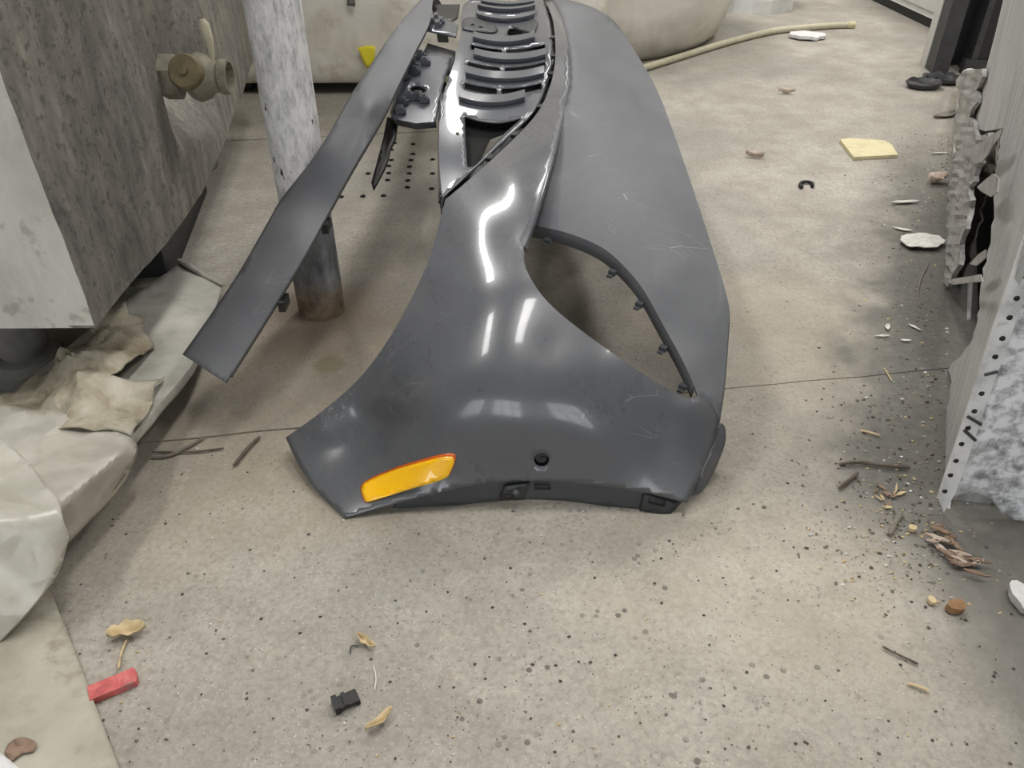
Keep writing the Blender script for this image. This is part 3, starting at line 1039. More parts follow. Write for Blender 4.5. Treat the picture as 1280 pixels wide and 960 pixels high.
YS = list(np.linspace(TY, 2.4, 130))
ZS = list(np.linspace(TZ, 1.3, 90))
v = [(side_x(Y, z), Y, z) for z in ZS for Y in YS]
n = len(YS)
f = [(j * n + i, j * n + i + 1, (j + 1) * n + i + 1, (j + 1) * n + i) for j in range(len(ZS) - 1) for i in range(n - 1)]
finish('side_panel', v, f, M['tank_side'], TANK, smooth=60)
XF = list(np.linspace(-1.9, TX, 50))
v = [(x if x < TX - .001 else side_x(TY, z), TY + 0.004 * noise.noise((x * 5, z * 5, 7)) * (1 if x < TX - .01 else 0), z) for z in ZS for x in XF]
n = len(XF)
f = [(j * n + i, j * n + i + 1, (j + 1) * n + i + 1, (j + 1) * n + i) for j in range(len(ZS) - 1) for i in range(n - 1)]
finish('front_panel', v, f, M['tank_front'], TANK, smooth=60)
mb = MB()
fb = [(-1.9, TY)] + [(side_x(y, TZ), y) for y in YS[::4]] + [(side_x(2.4, TZ), 2.4), (-1.9, 2.4)]
mb.prism([(x, y, TZ) for x, y in fb], (0, 0, .004))
mb.build('bottom_plate', M['tank_side'], TANK, smooth=0)
mb = MB()
mb.prism([(x, y, 1.3) for x, y in fb], (0, 0, .004))
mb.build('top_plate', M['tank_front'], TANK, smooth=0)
for (lx, ly) in ((-.836, 1.14), (-.86, 2.1), (-1.6, 1.2)):
    mb = MB()
    mb.lathe([(.046, TZ + .002), (.044, .07), (.040, .05), (.030, .035)], (lx, ly, 0), n=24)
    mb.lathe([(.062, 0.0), (.062, .022), (.05, .036), (.03, .04)], (lx, ly, 0), n=24, close=True)
    mb.build('leg', M['steel_leg'], TANK)
mb = MB()
mb.box((-.775, 1.68, TZ / 2), (.08, .5, TZ - .002), Matrix.Rotation(R(9), 3, 'Z'))
mb.build('added_shade_block', M['iron_black'], TANK, smooth=0)  # added black block: darkens the gap below the tank and stops light there
# valve, pointing out of the tank side
vp = Vector((-.664, 1.425, .418))
VS = 0.8
mb = MB()
mb.lathe([(r_, h_ * VS) for r_, h_ in [(.018, 0), (.018, .05)]], vp, (1, 0, 0), 20)
valve = mb.build('valve', M['brass'], TANK, label='dusty brass ball valve')
ang = lambda pts: pts
mb = MB()
mb.lathe([(r_, h_ * VS) for r_, h_ in [(.034, .075), (.038, .08), (.038, .112), (.033, .118)]], vp, (1, 0, 0), 6, close=True)
mb.build('hex_nut', M['brass'], valve, smooth=20)
mb = MB()
mb.lathe([(r_, h_ * VS) for r_, h_ in [(.022, .112), (.022, .128), (.036, .142), (.041, .158), (.036, .176), (.026, .188), (.025, .20), (.029, .206), (.029, .224), (.024, .224), (.022, .20)]], vp, (1, 0, 0), 28)
mb.build('body', M['brass'], valve)
mb = MB()
mb.lathe([(.029, .0), (.029, .034), (.026, .037), (.009, .037), (.008, .043), (.0001, .044)], vp + Vector((.120, -.006, .004)), (-.1, -.86, .45), 26)
mb.build('cap', M['brass_cap'], valve)
mb = MB()
hp = vp + Vector((.142, .03, .018))
mb.tube([hp, hp + Vector((.003, 0, .02)), hp + Vector((.003, .0, .035)), hp + Vector((.0, .0, .06)), hp + Vector((-.002, 0, .068))], [.005, .005, .008, .009, .005], 10)
mb.build('handle', M['hose'], valve)

# ------------------------------------------------------------------ pipe post
mb = MB()
pr = []
for i in range(26):
    pr.append((.044 + .0008 * noise.noise((i * .7, 0, 0)), i * 1.9 / 25))
mb.lathe(pr, (-.37, 1.345, 0), n=32, close=True)
mb.build('pipe_post', M['post'], label='peeling grey pipe post standing behind the bumper strip', cat='post')

# ------------------------------------------------------------------ board, tarp and plastic at the left
BD = Surf([(225, 328, .028), (278, 358, .028), (238, 455, .062), (165, 545, .078), (60, 450, .05), (-60, 520, .06), (60, 600, .085)], 1e-4)
brd = empty('leaning_board', (-.75, 1.15, 0), 'flat dusty grey board sloping beside the tank, under the strip end', 'board')
d_left = [(225, 328), (205, 342), (150, 382), (95, 425), (40, 470)]
patch('board_sheet', [(225, 328), (278, 358), (262, 405), (240, 457), (165, 547), (130, 590), (60, 560), (40, 470), (95, 425), (150, 382), (205, 342)], BD, M['board'], brd, s=9, thick=0.004,
      skirts=[([(262, 405), (240, 457), (165, 547)], [(.001, 0, -.012), (0, .001, -.016)])],
      disp=lambda q, x, y: Vector((0, 0, .003 * noise.noise((q.x * 14, q.y * 14, 0)))))
mb = MB()
mb.tube([BD(224, 327) + Vector((0, 0, .004)), BD(236, 335) + Vector((0, 0, .006)), BD(258, 348) + Vector((0, 0, .003)), BD(280, 359) + Vector((0, 0, .004))], [.004, .006, .004, .003], 8)
mb.build('curled_edge', M['board'], brd)
for q in (atz(120, 580, 0), atz(226, 480, 0), atz(190, 380, 0), atz(60, 470, 0)):
    mb = MB()
    mb.box((q.x - .03, q.y + .05, .012), (.06, .05, .024))
    mb.build('batten', M['board_edge'], brd)


def facet(p, s, seed=0.0):
    d_, _ = noise.voronoi((p.x * s + seed, p.y * s + seed, p.z * s * .5))
    return min(d_[1] - d_[0], .5) - .25


def rid(p, s, seed=0.0):
    return 1.0 - 2.0 * abs(noise.noise((p.x * s + seed, p.y * s * 1.0 - seed, p.z * s + seed)))


class Facets:
    """pixel -> nearest point of a convex heap bounded by planes, each given by three points (px, py, z)"""
    def __init__(self, *tri):
        self.pl = []
        for t_ in tri:
            a_, b_, c_ = (atz(*q_) for q_ in t_)
            n_ = (b_ - a_).cross(c_ - a_).normalized()
            if n_.dot(Vector((0, 0, H)) - a_) < 0:
                n_ = -n_
            self.pl.append((a_, n_))

    def __call__(self, px, py):
        d_ = Vector(ray(px, py))
        c_ = Vector((0, 0, H))
        t_ = [(p_ - c_).dot(n_) / d_.dot(n_) for p_, n_ in self.pl if d_.dot(n_) < -1e-4]
        k_ = 0.006                                   # rounds the creases
        m_ = max(t_)
        return c_ + d_ * (m_ + k_ * math.log(sum(math.exp((x_ - m_) / k_) for x_ in t_)))


TP = Surf([(0, 500, .085), (60, 470, .085), (100, 430, .085), (150, 388, .075), (190, 428, .066), (205, 470, .074), (165, 545, .094), (90, 520, .108), (0, 530, .11), (90, 470, .125), (130, 440, .11), (150, 500, .098), (-80, 500, .10)], 1e-4)
patch('crumpled_tarp', chain(spl([(-60, 500), (0, 492), (30, 477), (60, 470), (75, 450), (92, 432), (122, 404)]), [(122, 404), (136, 396), (150, 380), (160, 383), (162, 396), (181, 400), (176, 410), (191, 425), (192, 432), (160, 452), (137, 466), (156, 474), (180, 482), (206, 470), (190, 505), (165, 547), (130, 545), (60, 540), (-60, 545)]),
      TP, M['tarp'], label='stained beige tarp crumpled on the grey board below the tank', cat='tarp', s=3.6, thick=0.0015,
      disp=lambda q, x, y: Vector((0.1, -.2, 1)) * (.036 * facet(q, 8, 2.0) + .018 * facet(q, 16, 5.0) + .008 * rid(q, 9, 1.0)), smooth=30)
PA = Facets(((0, 508, .118), (140, 540, .112), (60, 620, .128)), ((168, 584, .062), (87, 674, .058), (152, 566, .112)), ((174, 562, .08), (165, 547, .098), (152, 570, .112)))
patch('plastic_sheet', chain(spl([(-80, 512), (0, 507), (40, 514), (66, 513), (95, 521), (140, 537), (163, 545)]), spl([(163, 545), (171, 556), (170, 570), (160, 590), (140, 617), (112, 645), (87, 672)]), [(72, 645), (56, 622), (34, 596), (0, 565), (-80, 530)]),
      PA, M['plastic'], label='upper creased plastic film wrapped over the left end of the board', cat='plastic sheet', s=5, thick=0.0012,
      disp=lambda q, x, y: Vector((0.2, -.5, 1)) * (.012 * facet(q, 5, 3.0) + .006 * facet(q, 12, 7.0) + .002 * rid(q, 17, 2.0)), smooth=40,
      skirts=[(spl([(171, 560), (160, 590), (140, 617), (112, 645), (87, 672)]), [(-.004, .002, -.010), (-.016, .006, -.018)])])
PB = Facets(((0, 550, .146), (70, 624, .138), (0, 680, .146)), ((68, 722, .072), (0, 803, .060), (72, 668, .128)), ((86, 671, .11), (68, 722, .072), (74, 640, .138)))
patch('plastic_sheet', chain(spl([(-90, 500), (-40, 520), (0, 546), (38, 580), (56, 604), (74, 624)]), spl([(74, 624), (79, 650), (86, 671), (78, 700), (68, 722)]), spl([(68, 722), (55, 738), (0, 803), (-90, 880)])),
      PB, M['plastic'], label='glossy plastic film fold hanging at the left picture edge above the flat sheet', cat='plastic sheet', s=5, thick=0.0012,
      disp=lambda q, x, y: Vector((0.2, -.5, 1)) * (.014 * facet(q, 5, 9.0) + .008 * facet(q, 11, 4.0) + .003 * rid(q, 17, 6.0)), smooth=40,
      skirts=[(spl([(86, 671), (78, 700), (68, 722), (55, 738), (0, 803), (-90, 880)]), [(-.004, .003, -.008), (-.016, .010, -.012)])])
mb = MB()
for (qx, qy, sx, sy, sz) in ((-30, 640, .2, .16, .05),):
    q = atz(qx, qy, .03)
    mb.box((q.x - .05, q.y + .02, sz / 2), (sx, sy, sz))
mb.build('wooden_block', M['board_edge'], label='dark wooden block under the plastic film at the left picture edge', cat='block', smooth=0)
SH = Surf([(0, 800, .02), (60, 740, .012), (150, 960, .006), (0, 960, .016), (-100, 900, .02), (80, 850, .008)], 1e-4)
patch('flat_sheet', [(-120, 880), (0, 795), (40, 750), (58, 735), (66, 745), (84, 790), (112, 862), (152, 968), (160, 990), (-120, 1000)], SH, M['sheet'], label='flat dirty grey sheet on the floor in the near left corner', cat='sheet', s=10, thick=0.003,
      disp=lambda q, x, y: Vector((0, 0, .003 * noise.noise((q.x * 12, q.y * 12, 3)) + .002)))
patch('paper_scrap', [(-20, 935), (8, 950), (30, 968), (20, 990), (-20, 990)], SH, M['white'], label='white paper corner on the flat sheet at the bottom left', cat='paper', s=8, thick=0.001, lift=0.012)
lf = patch('rusty_scrap', closed([(8, 940), (20, 928), (35, 925), (48, 932), (44, 942), (30, 945), (15, 955)], 3), SH, M['leaf_brown'], label='rusty brown scrap lying on the flat sheet', cat='scrap', s=4, thick=0.0006, lift=0.005,
           disp=lambda q, x, y: Vector((0, 0, .004 * noise.noise((x * .12, y * .12, 3)))))

# ------------------------------------------------------------------ red bar on the floor
a, c = atz(110, 866, .010), atz(170, 841, .010)
d = (c - a).normalized()
Rm = Matrix.Rotation(math.atan2(d.y, d.x), 3, 'Z')
mb = MB()
L = (c - a).length
prof = [(-.5, -.011), (.46, -.011), (.5, -.006), (.5, .006), (.46, .011), (-.5, .011)]
pts = [a.lerp(c, .5) + Rm @ Vector((x * L, y * .9, -.010)) for x, y in prof]
mb.prism(pts, (0, 0, .009))
mb.build('red_bar', M['red'], label='chipped red painted metal bar poking from under the flat sheet', cat='metal bar', smooth=0)

# ------------------------------------------------------------------ far background
# grimy white container at the upper left
CT = empty('white_container', (-.1, 3.0, 0), 'grimy white container behind the pipe post, on dark skids', 'container')
mb = MB()
prof = [(2.80, .034), (2.765, .040), (2.748, .055), (2.745, .10), (2.75, .3), (2.74, .6), (2.75, 1.2)]
XC = list(np.linspace(-1.05, .30, 60))
v, f = [], []
for x in XC:
    for (yy_, zz_) in prof:
        v.append((x, yy_ + .012 * noise.noise((x * 4, zz_ * 4, 0)), zz_ + .006 * noise.noise((x * 6, 2, 0)) * (zz_ < .2)))
    v.append((x, 3.0, 1.2))
    v.append((x, 3.0, .034))
m_ = len(prof) + 2
for i in range(len(XC) - 1):
    for k in range(m_ - 1):
        f.append((i * m_ + k, (i + 1) * m_ + k, (i + 1) * m_ + k + 1, i * m_ + k + 1))
f.append(tuple(range(m_)))
f.append(tuple((len(XC) - 1) * m_ + k for k in range(m_ - 1, -1, -1)))
finish('shell', v, f, M['container'], CT, smooth=50)
for x in (-.95, -.35, .2):
    mb = MB()
    mb.box((x, 2.90, .017), (.12, .18, .033))
    mb.build('skid', M['iron_black'], CT)
mb = MB()
mb.box((-.38, 2.93, .016), (1.3, .02, .03))
mb.build('cross_skid', M['iron_black'], CT)
CTP = Plane((0, 2.735, 0), (0, -1, 0))
patch('yellow_label', [(447, 60), (458, 57), (469, 58), (468, 74), (460, 86), (455, 80)], CTP, M['yellow'], CT, s=5, thick=0.002, label='torn yellow sticker')
patch('patch_mark', [(433, -8), (444, -8), (444, 8), (434, 7)], CTP, M['steel_leg'], CT, s=6, thick=0.002)

# big round woven bag
mb = MB()
prof = [(.0001, .0), (.56, .0), (.60, .03), (.635, .10), (.655, .2), (.66, .4), (.65, .7), (.6, 1.0), (.3, 1.1), (.0001, 1.12)]
mb.lathe(prof, (.27, 3.72, 0), n=64)
mb.v = [p + Vector((.012 * noise.noise((p.x * 4, p.y * 4, p.z * 6)), .012 * noise.noise((p.x * 4 + 9, p.y * 4, p.z * 6)), 0)) for p in mb.v]
mb.build('bulk_bag', M['bag'], label='large round dusty white bag standing behind the bumper', cat='bag', smooth=50)
# plastic bundle behind the hose
q = atz(950, 18, 0)
mb = MB()
v, f = [], []
N = 14
for j in range(8):
    for i in range(N):
        a_ = 2 * math.pi * i / N
        zz_ = j * .06
        rr_ = .17 + .03 * noise.noise((i * .9, j * .7, 4)) - .008 * j
        v.append((q.x + rr_ * 1.15 * math.cos(a_), q.y + .16 + rr_ * math.sin(a_), zz_))
for j in range(7):
    for i in range(N):
        f.append((j * N + i, j * N + (i + 1) % N, (j + 1) * N + (i + 1) % N, (j + 1) * N + i))
f.append(tuple(range(N - 1, -1, -1)))
f.append(tuple(7 * N + i for i in range(N)))
finish('plastic_bundle', v, f, M['white'], label='crumpled whitish plastic bundle beyond the hose', cat='plastic bundle', smooth=20)
# hose
HS = [(770, 100), (808, 87), (850, 74), (905, 57), (960, 43), (1000, 38), (1040, 35), (1066, 34)]
mb = MB()
mb.tube([atz(x, y - 3, .014) for x, y in spl(HS, 5)], .0125, 12)
hs = mb.build('hose', M['hose'], label='cream coloured hose curving over the floor beyond the bumper', cat='hose')
mb = MB()
e0, e1 = atz(1060, 31.3, .014), atz(1068, 31, .014)
mb.tube([e0, e1], .0145, 12)
mb.build('hose_end', M['sponge'], hs)


def disc(name, px, py, rx, ry, mat, label, cat, z=0.004, thick=0.003, amp=.004, seed=0.0, rot=0.0, n=20, group=None):
    """irregular flat flake lying on the floor, size in metres"""
    c_ = atz(px, py, z)
    v_, f_ = [], []
    for ring, rr_ in enumerate((1.0, 0.55)):
        for k in range(n):
            a_ = 2 * math.pi * k / n
            j_ = 1 + .22 * noise.noise((math.cos(a_) * 1.6 + seed, math.sin(a_) * 1.6, seed))
            p_ = Matrix.Rotation(rot, 3, 'Z') @ Vector((rx * rr_ * j_ * math.cos(a_), ry * rr_ * j_ * math.sin(a_), 0))
            v_.append(c_ + p_ + Vector((0, 0, amp * noise.noise((p_.x * 60 + seed, p_.y * 60, 1)))))
    v_.append(c_)
    for k in range(n):
        f_.append((k, (k + 1) % n, n + (k + 1) % n, n + k))
        f_.append((n + k, n + (k + 1) % n, 2 * n))
    o_ = finish(name, v_, f_, mat, label=label, cat=cat, group=group, smooth=0)
    md = o_.modifiers.new('thickness', 'SOLIDIFY')
    md.thickness = thick
    md.offset = 1
    return o_


disc('round_lid', 1008, 46, .075, .055, M['white'], 'round whitish lid lying just under the hose', 'lid', .006, .012, .006, 2.0)

# foam slab
mb = MB()
pts = [atz(x, y, .006) for x, y in ((1050, 176), (1062, 174), (1105, 177), (1114, 182), (1122, 195), (1067, 198))]
mb.prism(list(reversed(pts)), (0, 0, .009))
mb.v = [p - Vector((0, 0, .005)) for p in mb.v]
mb.build('foam_slab', M['sponge'], label='pale yellow foam slab lying on the floor at right', cat='foam', smooth=0)
# small black ring piece
mb = MB()
mb.tube([atz(1000 + 8 - 8 * math.cos(t), 231 - 4 * math.sin(t), .006) for t in np.linspace(-.9, 3.6, 14)], .0045, 8)
mb.build('rubber_ring', M['black'], label='small black open rubber ring on the floor below the foam', cat='ring')

# ------------------------------------------------------------------ right side: wooden panel, metal strip, zinc sheet
top_c = aty(1280, 305, .80)
lean = (top_c - WALL_P)
lean = lean / lean.z                                   # edge direction per metre of height
N1 = WALL_D.cross(lean).normalized()
if N1.dot(Vector((0, 0, H)) - WALL_P) < 0:
    N1 = -N1
P1 = Plane(WALL_P, N1)
D2 = (atz(1280, 652) - WALL_P).normalized()
N2 = D2.cross(lean).normalized()
if N2.dot(Vector((0, 0, H)) - WALL_P) < 0:
    N2 = -N2
P2 = Plane(WALL_P, N2)
PAN = empty('damaged_wooden_panel', WALL_P, 'weathered grey plywood panel with a torn hole and nailed metal corner strip', 'panel')
hole = [(1252, 168), (1247, 205), (1243, 232), (1244, 255), (1240, 290), (1234, 318), (1228, 345), (1226, 372), (1222, 400), (1214, 430), (1200, 446), (1192, 452), (1186, 462), (1190, 478), (1185, 505), (1178, 545), (1170, 585)]
edge_l = list(reversed([(1330, -160), (1300, -40), (1262, -30), (1254, 0), (1244, 42), (1234, 80), (1224, 115), (1213, 148), (1218, 160), (1232, 164), (1252, 160)]))
corner = [(1161, 617), (1179, 641), (1184, 600), (1214, 510), (1250, 400), (1288, 290), (1330, 170)]
hole = [(x + rnd.uniform(-2, 1.5), y) for x, y in resample(hole, 8, False)]
patch('plywood_face', hole + corner + [(1420, -120)] + list(reversed(edge_l)), P1, M['wood'], PAN, s=9, thick=0.008, smooth=0)
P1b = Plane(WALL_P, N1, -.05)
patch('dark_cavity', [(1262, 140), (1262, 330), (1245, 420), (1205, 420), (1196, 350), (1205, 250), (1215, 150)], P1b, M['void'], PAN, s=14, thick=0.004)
P1c = Plane(WALL_P, N1, .012)
kick = [(1196, 100), (1205, 88), (1228, 86), (1214, 146), (1222, 170), (1238, 166), (1230, 190), (1222, 212), (1214, 235), (1210, 258), (1206, 285), (1202, 315), (1196, 340), (1186, 358), (1178, 350), (1172, 320), (1174, 280), (1180, 245), (1190, 205), (1195, 150)]
kick = [(x + rnd.uniform(-2.5, 2.5), y + rnd.uniform(-1.5, 1.5)) for x, y in resample(kick, 9)]
patch('torn_kick_board', kick, P1c, M['wood_dark'], PAN, s=6, thick=0.008, smooth=0, disp=lambda q, x, y: N1 * (.006 * noise.noise((q.y * 30, q.z * 18, 2))))
P1d = Plane(WALL_P, N1, .024)
wob = lambda q, x, y: N1 * (.002 * noise.noise((x * .06, y * .06, 5)))
patch('inner_ply', [(1236, 172), (1250, 168), (1244, 205), (1236, 232), (1226, 262), (1218, 300), (1208, 335), (1200, 345), (1206, 300), (1214, 250), (1224, 210)], Plane(WALL_P, N1, -.018), M['twig_grey'], PAN, s=6, thick=0.003, smooth=0, disp=lambda q, x, y: N1 * (.006 * noise.noise((x * .1, y * .1, 1))))
patch('torn_flap', [(1196, 188), (1212, 186), (1230, 176), (1253, 160), (1249, 172), (1238, 186), (1228, 202), (1216, 205), (1212, 196), (1204, 191)], P1d, M['splinter'], PAN, s=5, thick=0.0015, disp=wob, smooth=0)
patch('torn_flap', [(1222, 234), (1230, 226), (1240, 217), (1247, 222), (1246, 240), (1238, 246), (1228, 240)], P1d, M['splinter'], PAN, s=5, thick=0.0015, disp=wob, smooth=0)
patch('splinter', [(1182, 351), (1200, 347), (1225, 343), (1229, 352), (1210, 353), (1192, 356)], P1d, M['splinter'], PAN, s=5, thick=0.002, disp=wob, smooth=0)
patch('splinter', [(1212, 330), (1222, 318), (1232, 312), (1230, 322), (1220, 332)], P1d, M['splinter'], PAN, s=5, thick=0.0015, disp=wob, smooth=0)
patch('lower_board', [(1190, 366), (1226, 352), (1224, 400), (1212, 432), (1196, 446), (1192, 420), (1192, 390)], P1b, M['wood'], PAN, s=7, thick=0.006, lift=N1 * .02)
# strip and sheet on the near face
st_l = [(1180, 641), (1172, 622), (1180, 597), (1193, 560), (1208, 514), (1237, 423), (1275, 312), (1303, 230), (1340, 120)]
st_r = [(1385, 120), (1335, 230), (1303, 310), (1262, 425), (1230, 514), (1213, 565), (1195, 615)]
P2b = Plane(WALL_P, N2, .004)
strip = patch('metal_strip', chain(st_l, st_r), P2b, M['strip'], PAN, s=9, thick=0.003, smooth=0)
for (hx, hy) in ((1279, 345), (1271, 373), (1262, 397), (1253, 423), (1244, 446), (1227, 492), (1218, 514), (1210, 535), (1202, 555), (1195, 576), (1188, 594), (1181, 614)):
    mb = MB()
    mb.lathe([(0.0001, .0018), (.0028, .0016), (.0036, 0)], P2b(hx, hy), N2, 10)
    mb.build('nail', M['black'], strip)
for (p_, q_) in (((1209, 520), (1226, 530)), ((1205, 537), (1219, 550)), ((1230, 468), (1247, 464))):
    mb = MB()
    mb.tube([P2b(*p_) + N2 * .001, P2b(*q_) + N2 * .001], .0022, 6)
    mb.build('staple', M['iron'], strip)
P2c = Plane(WALL_P, N2, .0)
patch('zinc_sheet', [(1192, 622), (1211, 568), (1228, 516), (1260, 427), (1300, 313), (1385, 120), (1560, 120), (1450, 600), (1420, 660), (1300, 652), (1268, 650), (1250, 640), (1240, 624), (1222, 616), (1204, 618)], P2c, M['zinc'], PAN, s=9, thick=0.002,
      disp=lambda q, x, y: N2 * (.004 * noise.noise((q.x * 16, q.z * 16, 2))))
P2d = Plane(WALL_P, N2, -.03)
patch('bottom_rail', [(1178, 640), (1200, 600), (1300, 600), (1450, 620), (1450, 668), (1300, 660)], P2d, M['wood_dark'], PAN, s=14, thick=0.01)

# ------------------------------------------------------------------ far right: steel column, pale leaf, cabinet, pipe
def vbox(b_, px, py, w_, d_, h_, z0=0.0, rz=0.0):
    q_ = atz(px, py, z0)
    b_.box((q_.x, q_.y, z0 + h_ / 2), (w_, d_, h_), Matrix.Rotation(rz, 3, 'Z'))
    return b_


wa = math.atan2(WALL_D.y, WALL_D.x) - math.pi / 2
sc = atz(1187, 86)
STC = empty('steel_column', sc, 'dark steel channel column at the far end of the wooden panel', 'column')
vbox(MB(), 1169, 88, .055, .10, 1.4, 0, -.12).build('flange', M['iron'], STC, smooth=0)
vbox(MB(), 1190, 80, .11, .03, 1.4, 0, -.12).build('web', M['iron_black'], STC, smooth=0)
vbox(MB(), 1206, 88, .02, .10, 1.4, 0, -.12).build('inner_flange', M['iron'], STC, smooth=0)
vbox(MB(), 1222, 90, .075, .05, 1.4, 0, -.12).build('outer_flange', M['iron_black'], STC, smooth=0)
vbox(MB(), 1216, 92, .09, .03, .05, 0, -.12).build('foot_plate', M['iron'], STC, smooth=0)
vbox(MB(), 1156, 80, .018, .12, 1.4, 0, -.30).build('door_leaf', M['pale'], label='narrow pale panel edge standing beside the dark steel column', cat='panel', smooth=0)
a, c = atz(1078, -3), atz(1158, 36)
d = (c - a).normalized()
nrm = Vector((d.y, -d.x, 0))
cab = empty('white_cabinet', a.lerp(c, .5) + Vector((d.y, -d.x, 0)) * -.1, 'white cabinet with a dark plinth at the top right edge', 'cabinet')
Rm = Matrix.Rotation(math.atan2(d.y, d.x), 3, 'Z')
L = (c - a).length + .8
mid_ = a.lerp(c, .5) - d * .3 - nrm * .13
MB().box((mid_.x, mid_.y, .02), (L, .22, .04), Rm).build('plinth', M['iron_black'], cab, smooth=0)
MB().box((mid_.x, mid_.y, .54), (L, .24, 1.0), Rm).build('body', M['white'], cab, smooth=0)
for k in range(3):
    qq = mid_ + nrm * .124 + d * (L * (.02 + .31 * k - .33))
    MB().box((qq.x, qq.y, .54), (L * .28, .012, .94), Rm).build('door', M['pale'], cab, smooth=0)
# clear pipe offcut along the base of the panel
mb = MB()
mb.tube([atz(1203, 196, .02), atz(1206, 150, .03), atz(1211, 95, .05)], [.024, .026, .026], 14)
mb.build('pipe_offcut', M['pale'], label='whitish plastic pipe offcut at the foot of the steel column', cat='pipe')
# crumpled cup
q = atz(1153, 110, 0)
mb = MB()
mb.lathe([(.020, .0), (.045, .004), (.052, .018), (.046, .024), (.036, .012), (.0001, .008)], q, (0, 0, 1), 22)
mb.v = [Vector((q.x + (p.x - q.x) * 1.2, q.y + (p.y - q.y) * .9, p.z)) + Vector((0, 0, .01 * abs(noise.noise((p.x * 30, p.y * 30, 0))))) for p in mb.v]
mb.build('crumpled_cup', M['iron'], label='squashed grey metal dish below the steel column', cat='dish')
mb = MB()
for i, (x, y, r_, h_) in enumerate(((1180, 98, .05, .05), (1195, 104, .06, .035), (1172, 104, .035, .03))):
    pass
disc('grey_rag', 1180, 99, .07, .05, M['iron'], 'dark crumpled rag heaped at the base of the steel column', 'rag', .012, .012, .02, 11.0)

# ------------------------------------------------------------------ debris: leaves, twigs, chips, each one a thing


def leaf(px, py, ln, wd, rot, mat, label, cat='leaf', curl=.012, seed=0.0, lobes=0, z=.002):
    curl *= .8 if cat == 'leaf' else .3
    c_ = atz(px, py, z)
    n_ = 12
    v_, f_ = [], []
    for i in range(n_ + 1):
        t = i / n_
        w_ = wd * math.sin(math.pi * min(1, max(0.03, t * .97 + .015))) ** .8 * (1 + (.45 * abs(math.sin(t * math.pi * lobes)) if lobes else 0)) * (.75 + .4 * noise.noise((t * 4, seed, 0)))
        for k, s_ in enumerate((-1, -.4, 0, .4, 1)):
            x_ = (t - .5) * ln
            y_ = s_ * w_ / 2 + .15 * wd * math.sin(t * 3 + seed)
            z_ = curl * (abs(s_) ** 1.5 * .6 + .5 * (t - .5) ** 2 * 2 + .35 * noise.noise((t * 3 + seed, s_ * 2, seed)))
            p_ = Matrix.Rotation(rot, 3, 'Z') @ Vector((x_, y_, max(z_, 0)))
            v_.append(c_ + p_)
    for i in range(n_):
        for k in range(4):
            a_ = i * 5 + k
            f_.append((a_, a_ + 5, a_ + 6, a_ + 1))
    o_ = finish(cat.replace(' ', '_') if cat != 'leaf' else 'dry_leaf', v_, f_, mat, label=label, cat=cat, smooth=50)
    md = o_.modifiers.new('thickness', 'SOLIDIFY')
    md.thickness = .0008
    md.offset = 1
    return o_


def twig(pts, r_, mat, label, name='twig', cat='twig'):
    mb_ = MB()
    P = [atz(x, y, r_ + .001) for x, y in spl(pts, 5)]
    rr_ = [r_ * (.75 + .35 * abs(noise.noise((i * .6, r_ * 900, 2)))) * (1 if 0 < i < len(P) - 1 else .6) for i in range(len(P))]
    P = [p + Vector((0, 0, .3 * r_ * noise.noise((i * .5, 3, 1)))) for i, p in enumerate(P)]
    mb_.tube(P, rr_, 7)
    return mb_.build(name, mat, label=label, cat=cat, smooth=50)


leaf(160, 793, .042, .024, .5, M['leaf'], 'curled tan dry leaf on the floor above the red bar', seed=1.0, lobes=3, curl=.02)
twig([(158, 800), (151, 818), (148, 836)], .0018, M['leaf'], 'thin tan leaf stalk touching the red bar', 'leaf_stalk', 'stalk')
leaf(458, 803, .03, .014, -.5, M['leaf'], 'small tan leaf on the floor right of a bent dark wire', seed=2.0)
leaf(474, 902, .036, .013, .8, M['leaf'], 'tan curled leaf beside the small black clip', seed=3.0, curl=.016)
twig([(467, 832), (470, 848), (468, 863)], .0009, M['chip'], 'short thin white thread above the small black clip', 'thread', 'thread')
twig([(438, 817), (439, 808), (449, 807)], .0011, M['iron'], 'tiny bent dark wire left of the tan leaf', 'wire', 'wire')
leaf(983, 117, .055, .022, 2.9, M['leaf_pale'], 'pale curled leaf on the floor beyond the bumper, below the hose', seed=4.0, curl=.03)
leaf(943, 196, .05, .024, 2.6, M['leaf_pale'], 'pale curled leaf left of the foam slab', seed=5.0, curl=.03)
leaf(1170, 229, .06, .04, .3, M['leaf_pale'], 'pinkish lobed leaf against the torn kick board', seed=6.0, lobes=3, curl=.04)
leaf(1131, 254, .075, .02, .2, M['chip'], 'long white paint flake above the chip pile beside the panel', cat='paint flake', seed=7.0, curl=.02)
disc('paint_flake', 1152, 301, .05, .036, M['chip'], 'large white rounded flake leaning at the foot of the torn board', 'paint flake', .010, .002, .004, 8.0, .2)
leaf(1128, 287, .045, .014, -.4, M['chip'], 'ragged white strip left of the large rounded flake', cat='paint flake', seed=9.0, curl=.012)
leaf(1180, 144, .11, .05, .5, M['twig_grey'], 'grey curled paper scrap below the crumpled dish', cat='paper scrap', seed=10.0, curl=.03)
leaf(1174, 192, .05, .012, 0, M['chip'], 'little pale chip lying between foam slab and panel', cat='wood chip', seed=11.0)
leaf(1110, 410, .022, .012, 1.0, M['chip'], 'upright white paint chip in the grey dirt by the panel', cat='paint flake', seed=12.0, curl=.016)
leaf(1103, 421, .03, .008, .1, M['chip'], 'flat white paint chip left in the grey dirt', cat='paint flake', seed=13.0)
leaf(1143, 410, .028, .008, -.9, M['chip'], 'slanted striped white chip in the grey dirt by the panel', cat='paint flake', seed=14.0)
